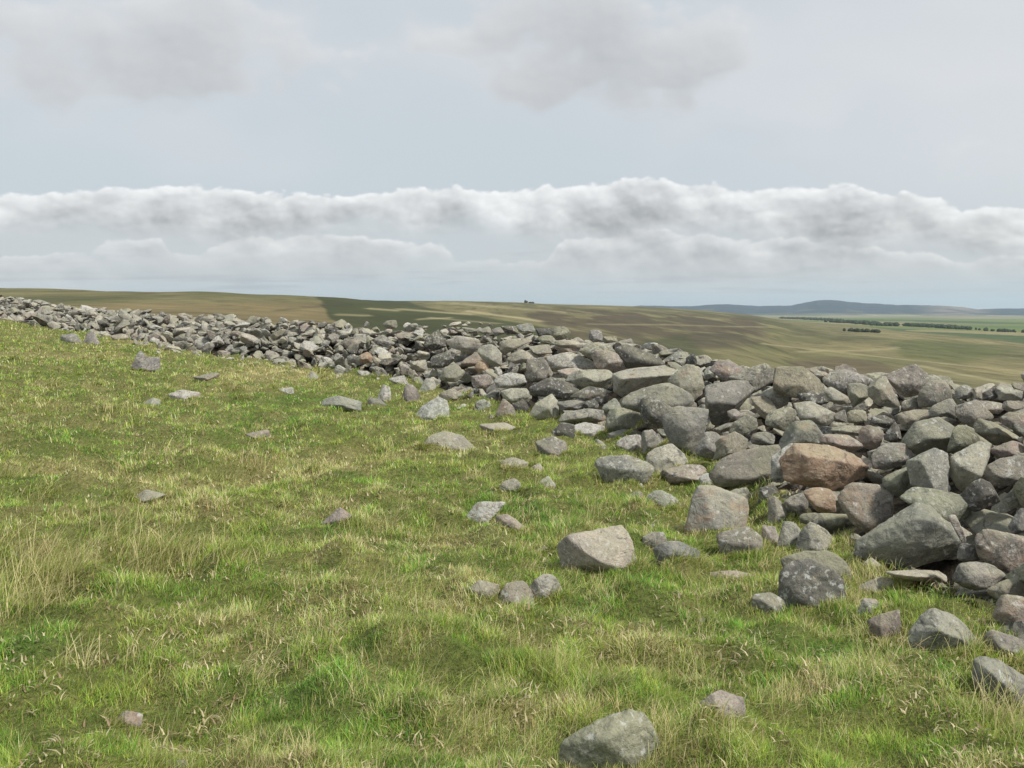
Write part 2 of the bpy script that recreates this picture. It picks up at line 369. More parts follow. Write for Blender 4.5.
# ground
M_GROUND, nt, b = principled('turf_and_moor', 0.95)
g = nt.nodes.new('ShaderNodeNewGeometry'); pos = g.outputs['Position']; ta = attr(nt, 'tint'); ma = attr(nt, 'mask')
msep = nt.nodes.new('ShaderNodeSeparateColor'); nt.links.new(ma.outputs['Color'], msep.inputs[0])
isfar = E(nt, msep.outputs[0]); soil = E(nt, msep.outputs[1])
na = noise(nt, pos, 30, 5, .7, .3); nf = noise(nt, pos, 0.05, 9, .72, .2); nf2 = noise(nt, pos, 0.6, 6, .7)
k = (na - 0.5) * (1.0 - isfar) * 1.6 + (nf - 0.5) * isfar * 1.0 + (nf2 - 0.5) * isfar * 0.6
col = mixc(nt, (k + 0.5).sstep(.1, .9), mixc(nt, 1.0, ta.outputs['Color'], (.62, .62, .60), 'MULTIPLY'), mixc(nt, 1.0, ta.outputs['Color'], (1.42, 1.38, 1.36), 'MULTIPLY'))
col = mixc(nt, soil, col, mixc(nt, na.sstep(.4, .6), (.025, .02, .014), (.06, .05, .035)))
nt.links.new(col, b.inputs['Base Color'])
bump(nt, b, na + nf2 * isfar * 6.0, 0.7, 0.05)

# grass blades
M_GRASS, nt, b = principled('grass_blades', 0.55)
ta = attr(nt, 'tint'); nt.links.new(ta.outputs['Color'], b.inputs['Base Color'])
tr = nt.nodes.new('ShaderNodeBsdfTranslucent'); nt.links.new(ta.outputs['Color'], tr.inputs['Color'])
mx = nt.nodes.new('ShaderNodeMixShader'); mx.inputs[0].default_value = 0.38
nt.links.new(b.outputs[0], mx.inputs[1]); nt.links.new(tr.outputs[0], mx.inputs[2])
nt.links.new(mx.outputs[0], nt.nodes['Material Output'].inputs['Surface'])

# hills / woods
M_HILL, nt, b = principled('haze_blued_heather_hills', 1.0)
ta = attr(nt, 'tint'); g = nt.nodes.new('ShaderNodeNewGeometry'); pos = g.outputs['Position']
hn = noise(nt, pos, 0.004, 8, .65)
nt.links.new(mixc(nt, hn.sstep(.3, .7), mixc(nt, 1.0, ta.outputs['Color'], (.75, .75, .75), 'MULTIPLY'), mixc(nt, 1.0, ta.outputs['Color'], (1.3, 1.3, 1.3), 'MULTIPLY')), b.inputs['Base Color'])
M_WOOD, nt, b = principled('dark_conifer_foliage', 1.0)
g = nt.nodes.new('ShaderNodeNewGeometry'); hn = noise(nt, g.outputs['Position'], 0.08, 5, .7)
nt.links.new(mixc(nt, hn, (.020, .032, .018), (.060, .078, .042)), b.inputs['Base Color'])

# ------------------------------------------------------------------ land cover of the ground
def poly_mask(px, py, pts, soft=4.0):
    """soft inside mask of a polygon given in map columns/rows of the land's own table"""
    pts = np.array(pts, float); inside = np.zeros(px.shape, bool); dmin = np.full(px.shape, 1e9)
    for k in range(len(pts)):
        a, b = pts[k], pts[(k + 1) % len(pts)]
        with np.errstate(divide='ignore', invalid='ignore'):
            c = ((a[1] > py) != (b[1] > py)) & (px < (b[0] - a[0]) * (py - a[1]) / (b[1] - a[1] + 1e-12) + a[0])
        inside ^= c
        d = b - a; t = np.clip(((px - a[0]) * d[0] + (py - a[1]) * d[1]) / (d @ d + 1e-9), 0, 1)
        dmin = np.minimum(dmin, np.hypot((px - a[0] - t * d[0]) * .35, py - a[1] - t * d[1]))
    return sst(-soft, soft, np.where(inside, dmin, -dmin))
def lerp(c, m, col): return c + (np.array(col) - c) * m[:, None]
STRAW_SPOTS = [(285, 376, 60, 9), (60, 405, 60, 7), (150, 490, 80, 22), (230, 375, 40, 8), (150, 340, 30, 7), (420, 395, 20, 8),
               (130, 550, 35, 16), (60, 470, 60, 10), (300, 470, 80, 20), (480, 720, 60, 30), (440, 600, 60, 18), (240, 620, 60, 10), (720, 600, 30, 9)]
GREEN_SPOTS = [(320, 690, 90, 35), (60, 430, 60, 14), (270, 425, 90, 14), (600, 600, 60, 30), (560, 520, 60, 20), (300, 400, 90, 8), (30, 650, 60, 30), (700, 700, 60, 30), (500, 510, 70, 20), (820, 650, 70, 20), (900, 690, 60, 30)]
def turf_mix(x, y, z):
    """share of straw and share of lush green in the turf at a place"""
    px, py, dep = project(np.stack([x, y, z], 1))
    s = n2(x, y, 1.9, 1.2, 3, 21.0) * 0.75 + n2(x, y, .40, .30, 3, 23.0, .7) * 0.95 + 0.06
    g = n2(x, y, 1.4, 1.0, 3, 31.0) * 0.7 + n2(x, y, .33, .27, 2, 33.0) * 0.7
    fr = dep > .5
    for cx, cy, rx, ry in STRAW_SPOTS: s = s + fr * .55 * np.exp(-(((px - cx) / rx) ** 2 + ((py - cy) / ry) ** 2) * 1.2)
    for cx, cy, rx, ry in GREEN_SPOTS: g = g + fr * .55 * np.exp(-(((px - cx) / rx) ** 2 + ((py - cy) / ry) ** 2) * 1.2)
    r = np.hypot(x, y)
    s = s + 0.16 * sst(8, 25, r)
    return np.clip(s - 0.3 * np.clip(g, 0, 1), -0.4, 1), np.clip(g, -0.5, 1)
def ground_colour(x, y, z, tcrest, out):
    r = np.hypot(x, y)
    s, g = turf_mix(x, y, z)
    c = np.tile(np.array([.130, .140, .045]), (len(x), 1))
    c = lerp(c, np.clip(g, 0, 1) * .8, (.070, .125, .022)); c = lerp(c, np.clip(s, 0, 1) * .9, (.26, .225, .105))
    # far moor
    m = np.tile(np.array([.205, .185, .085]), (len(x), 1)); b2 = n2(x, y, 45, 170, 4, 45.0, .6)
    a = n2(x, y, 190, 600, 4, 41.0, .6); b_ = n2(x, y, 48, 230, 4, 43.0, .6); b3 = n2(x, y, 13, 90, 3, 44.0, .7); cc = n2(x, y, 420, 600, 3, 47.0)
    m = lerp(m, sst(.0, .40, a + .35 * b_), (.115, .115, .042)); m = lerp(m, sst(.08, .5, -a + .5 * b_) * .7, (.33, .275, .13))
    m = lerp(m, sst(.15, .45, cc + .3 * b_) * .5, (.085, .11, .035))
    m = lerp(m, sst(.0, .35, b_) * .40, (.12, .11, .055)); m = lerp(m, sst(.0, .45, -b_ + .4 * b2) * .35, (.27, .235, .13))
    px, py, dep = project(np.stack([x, y, z], 1)); F_ = (dep > 1)
    px = px + b_ * 14; py = py + a * 1.6 + b_ * 1.2
    def reg(pts, col, k=1.0, soft=2.5, brk=0.0):
        nonlocal m
        mk = poly_mask(px, py, pts, soft) * k * F_
        if brk: mk = mk * sst(-.25, .15, b_ * brk + .1)
        m = lerp(m, mk, col)
    reg([(-300, 302), (330, 303), (335, 322), (330, 345), (-300, 345)], (.250, .190, .092), .75, 3)
    reg([(-100, 296), (120, 297), (250, 300), (110, 306), (-100, 302)], (.12, .125, .05), .7, 1.5, 2)
    reg([(150, 288), (330, 290), (340, 298), (200, 296)], (.13, .13, .05), .7, 1.2)
    reg([(308, 292), (360, 295), (405, 301), (425, 307), (560, 330), (600, 345), (480, 350), (345, 335), (332, 318), (322, 304)], (.058, .068, .020), .97, 1.2)
    reg([(520, 309), (640, 311), (760, 318), (770, 345), (700, 350), (640, 348), (560, 335)], (.105, .082, .048), .95, 3, 1.0)
    reg([(640, 340), (690, 335), (700, 352), (650, 356)], (.062, .070, .024), .75, 3)
    reg([(700, 333), (740, 335), (745, 343), (690, 345)], (.10, .085, .05), .7, 2)
    reg([(650, 358), (760, 352), (1100, 385), (1100, 400), (640, 380)], (.235, .21, .10), .5, 5, 2)
    reg([(790, 362), (840, 357), (880, 363), (905, 378), (790, 382)], (.155, .115, .065), .75, 2)
    reg([(890, 343), (960, 340), (1020, 350), (960, 364), (900, 358)], (.125, .14, .045), .75, 4)
    reg([(770, 345), (850, 341), (900, 340), (880, 355), (780, 358)], (.27, .225, .105), .5, 4)
    m = m * (1 + .22 * np.clip(b2 * 1.8, -1, 1))[:, None]
    m = lerp(m, sst(.08, .35, b3 + .3 * b_) * .55, (.070, .066, .034))
    m = m * (np.array([.66, .68, .66]))
    # thin pale tracks and grass streaks
    for (x0, y0, x1, y1, wd, k) in [(590, 324, 770, 327.5, .6, .35), (470, 311, 545, 322, 1.3, .7), (400, 309, 470, 314, 1.0, .6), (420, 320, 450, 318, .9, .6), (340, 315, 365, 316, 1., .5),
                                    (370, 309, 400, 311, .9, .6), (430, 318, 500, 324, .9, .4), (760, 344, 1030, 372, .7, .45), (800, 352, 900, 348, .9, .4), (920, 366, 1030, 388, 1.3, .5), (450, 303, 560, 312, 1., .4)]:
        t = np.clip((px - x0) / (x1 - x0), 0, 1); d = np.abs(py - (y0 + t * (y1 - y0))) + np.maximum(0, np.maximum(x0 - px, px - x1)) * .2
        m = lerp(m, np.exp(-(d / wd) ** 2) * k * F_, (.33, .29, .165))
    # enclosed fields in the valley
    cx, cy = x + n2(x, y, 500, 500, 2, 50) * 160, y
    fi = np.floor(cx / 330) ; fj = np.floor((cy + fi * 97) / 560); h = (np.sin(fi * 127.1 + fj * 311.7) * 43758.5) % 1.0
    pal = np.array([(.080, .125, .032), (.10, .15, .036), (.12, .145, .045), (.20, .18, .09), (.055, .085, .03), (.13, .14, .055)])
    fc = pal[(np.abs(h) * 5.999).astype(int)]
    vr = np.interp(px, [780, 830, 900, 1024, 1300], [3300, 2600, 2000, 1380, 1300])
    fm = sst(vr * .93, vr * 1.05, r * 1.0) * sst(700, 780, px) * F_
    m = m + (fc - m) * fm[:, None]
    m = lerp(m, fm * sst(5000, 7000, r) * .6, (.23, .215, .15))
    far = np.maximum(sst(1.5, 6, out), sst(60, 140, r))
    return c + (m - c) * far[:, None], far

def build_ground():
    rr = [0.4]
    while rr[-1] < 16500:
        r = rr[-1]; rr.append(r * (1.0075 if r > 1.4 else 1.03) if r < 60 else r * 1.0095)
    rr = np.array(rr)
    a1 = np.linspace(R(-40), R(40), 960); a2 = np.linspace(R(40), R(320), 190)[1:-1]
    aa = np.concatenate([a1, a2, [R(320)]]); na, nr = len(aa), len(rr)
    RR, AA = np.meshgrid(rr, aa, indexing='ij'); x = (RR * np.sin(AA)).ravel(); y = (RR * np.cos(AA)).ravel()
    cq = crest_q(x, y); d, sdn, hz, ww = cq
    z, t = surface(x, y)
    z = z - 0.30 * sst(0.04, 0.22, t)                 # the earth lies under the rubble
    tint, far = ground_colour(x, y, z, t, d * sdn)
    soil = sst(0.06, 0.22, t) * (sdn < 0) + sst(0.3, .7, t) * (sdn > 0)
    mask = np.stack([far, np.clip(soil, 0, 1), np.zeros_like(x)], 1)
    V = np.concatenate([np.stack([x, y, z], 1), [[0, 0, float(z[:na].mean())]]])
    tint = np.concatenate([tint, tint[:1]]); mask = np.concatenate([mask, mask[:1]])
    Fq = grid_faces(nr, na)[:, ::-1]
    i = np.arange(nr - 1) * na; seam = np.stack([i + na - 1, i + 2 * na - 1, i + na, i], 1)
    # the last column coincides with the first: weld by reusing column 0
    Fq = np.concatenate([Fq]); j = np.arange(na - 1); cen = np.stack([np.full(na - 1, len(V) - 1), j + 1, j], 1)
    loops = np.concatenate([Fq.ravel(), cen.ravel()]); tot = np.concatenate([np.full(len(Fq), 4), np.full(len(cen), 3)])
    me = new_mesh('ground', V, loops, n=tot, cols=tint, extra=mask)
    o = link('ground', me, M_GROUND); o['kind'] = 'structure'
build_ground()

def build_hills():
    top = [(400, 309), (560, 308.5), (628, 307.5), (640, 305.8), (664, 306.2), (690, 306.5), (708, 304.9), (722, 304.5), (760, 306.3), (792, 305.8), (806, 302.6), (817, 300.3), (827, 300.0), (840, 300.6), (852, 302.6), (895, 305.0),
           (930, 305.6), (950, 306.2), (978, 309.4), (1000, 308.8), (1030, 308.6), (1200, 306), (1500, 308)]
    pxs = np.linspace(560, 1500, 700); az_ = np.array([slope_of(p, 306)[0] for p in pxs]); tz = np.array([slope_of(p, q_)[1] for p, q_ in zip(pxs, np.interp(pxs, [t[0] for t in top], [t[1] for t in top]))])
    rr = np.linspace(7000, 14500, 120); RR, AA = np.meshgrid(rr, az_, indexing='ij')
    x = (RR * np.sin(AA)).ravel(); y = (RR * np.cos(AA)).ravel()
    peak = CAMZ + 11000 * tz; bse = base_ground(x, y)
    k = sst(7400, 11000, RR) - sst(11200, 14500, RR) * .8; k = np.clip(k, 0, 1).ravel() ** 1.2
    z = bse - 6 + (np.tile(peak, len(rr)) - bse + 6) * k + n2(x, y, 900, 900, 4, 61) * 14 * np.sin(np.clip(k, 0, 1) * math.pi) + n2(x, y, 180, 260, 3, 65) * 13 * k
    c = np.tile(np.array([.026, .042, .064]), (len(x), 1)); a = n2(x, y, 900, 1200, 4, 63, .6)  # blue of the distance haze is put into the dark heather base
    px = np.tile(pxs, len(rr))
    low = sst(.22, .03, k + a * .08)
    c = lerp(c, low * .75, (.24, .21, .15)); c = lerp(c, low * sst(.05, .3, a) * .8, (.08, .13, .05))
    c = lerp(c, sst(905, 960, px) * sst(1005, 960, px) * .85 * sst(-.2, .2, a + .15), (.20, .165, .14))
    c = lerp(c, sst(.05, .3, n2(x, y, 260, 700, 3, 67)) * .5 * sst(.75, .3, k), (.11, .12, .075))
    fi = np.floor((x + a * 300) / 420); fj = np.floor((y + fi * 130) / 900); hh = np.abs(np.sin(fi * 12.9 + fj * 78.2) * 437.5) % 1.0
    c = lerp(c, low * (hh > .55) * .7, (.05, .075, .035)); c = lerp(c, low * (hh < .22) * .8, (.30, .27, .17))
    me = new_mesh('hills', np.stack([x, y, z], 1), grid_faces(len(rr), len(pxs))[:, ::-1], n=4, cols=c)
    o = link('hills', me, M_HILL); o['kind'] = 'structure'
build_hills()

# ------------------------------------------------------------------ icosphere cache
_ico = {}
def ico(s):
    if s not in _ico:
        bm = bmesh.new(); bmesh.ops.create_icosphere(bm, subdivisions=s, radius=1.0)
        V = np.array([v.co[:] for v in bm.verts]); Fc = np.array([[v.index for v in f.verts] for f in bm.faces]); bm.free()
        V /= np.linalg.norm(V, axis=1)[:, None]; _ico[s] = (V, Fc)
    return _ico[s]
def hull_planes(pts):
    bm = bmesh.new(); vs_ = [bm.verts.new(p) for p in pts]
    bmesh.ops.convex_hull(bm, input=vs_); bm.normal_update()
    N, D = [], []
    for f in bm.faces:
        if f.calc_area() < 1e-9: continue
        n = np.array(f.normal); d = n @ np.array(f.verts[0].co)
        if d < 0: n, d = -n, -d
        N.append(n); D.append(max(d, 1e-3))
    bm.free(); return np.array(N), np.array(D)
def rock(pts, sub, p=14, rough=0.03, seed=0.0, cuts=6):
    """rounded convex boulder round a point set: soft maximum over the hull's faces, then worn by noise"""
    pts = np.asarray(pts, float); c = (pts.max(0) + pts.min(0)) / 2; ext = (pts.max(0) - pts.min(0)) / 2 + 1e-4
    q_ = (pts - c) / ext
    q_ -= q_.mean(0) * .5; c = c + (pts - c).mean(0) * .5
    N, D = hull_planes(q_); U, Fc = ico(sub)
    rc = np.random.default_rng(int(abs(seed) * 977) + 5); C_ = rc.normal(size=(cuts, 3)); C_ /= np.linalg.norm(C_, axis=1)[:, None]
    if cuts: N = np.concatenate([N, C_]); D = np.concatenate([D, (q_ @ C_.T).max(0) * rc.uniform(.62, .92, cuts)])
    A = np.maximum(U @ N.T, 0) / D; Am = A.max(1)
    rad = 1.0 / (Am * ((A / Am[:, None]) ** p).sum(1) ** (1.0 / p))
    q2 = U * rad[:, None]
    m = ext.mean(); w_ = q2 * ext
    n1 = fbm(w_ / m * 1.3 + seed * 7.1, 2); n3_ = fbm(w_ / m * 4.5 + seed * 3.3, 4, .62)
    ridg = -np.abs(fbm(w_ / m * 2.4 + seed * 5.7 + 40, 3))
    f = 1 + rough * (1.6 * n1 + 1.5 * n3_ + 2.6 * (ridg + .25))
    return w_ * f[:, None] + c, Fc

CLS = {'g': ((.214, .206, .186), (.22, .10, .30)), 'l': ((.292, .277, .242), (.28, .18, .08)), 'y': ((.236, .229, .182), (.20, .10, .15)),
       'p': ((.236, .207, .187), (.25, .26, .18)), 'o': ((.320, .240, .178), (.12, .90, .05)), 'd': ((.112, .107, .097), (.32, .10, .65)),  # class d also puts the shadow on one right-hand stone into its colour
       'b': ((.212, .208, .196), (.35, .05, .30)), 'q': ((.222, .196, .168), (.30, .28, .30)),
       'w': ((.262, .250, .228), (.95, .08, .15))}
CNAME = {'g': 'grey', 'l': 'pale buff', 'y': 'olive grey', 'p': 'pinkish', 'o': 'rusty orange', 'd': 'dark', 'b': 'blue grey', 'w': 'lichen spotted', 'q': 'brownish'}
CROP = {'R1': (864, 360, 6.4), 'R2': (864, 470, 6.4), 'R3': (720, 360, 6.4), 'R4': (720, 460, 6.4), 'R5': (720, 560, 6.4), 'R6': (864, 580, 6.4),
        'R7': (576, 340, 6.4), 'R8': (576, 440, 6.4), 'S1': (464, 315, 6.4), 'S2': (352, 310, 6.4), 'S3': (240, 300, 6.4), 'S4': (112, 290, 6.4),
        'S5': (0, 280, 6.4), 'S6': (440, 460, 5.12), 'M': (0, 0, 1.0)}
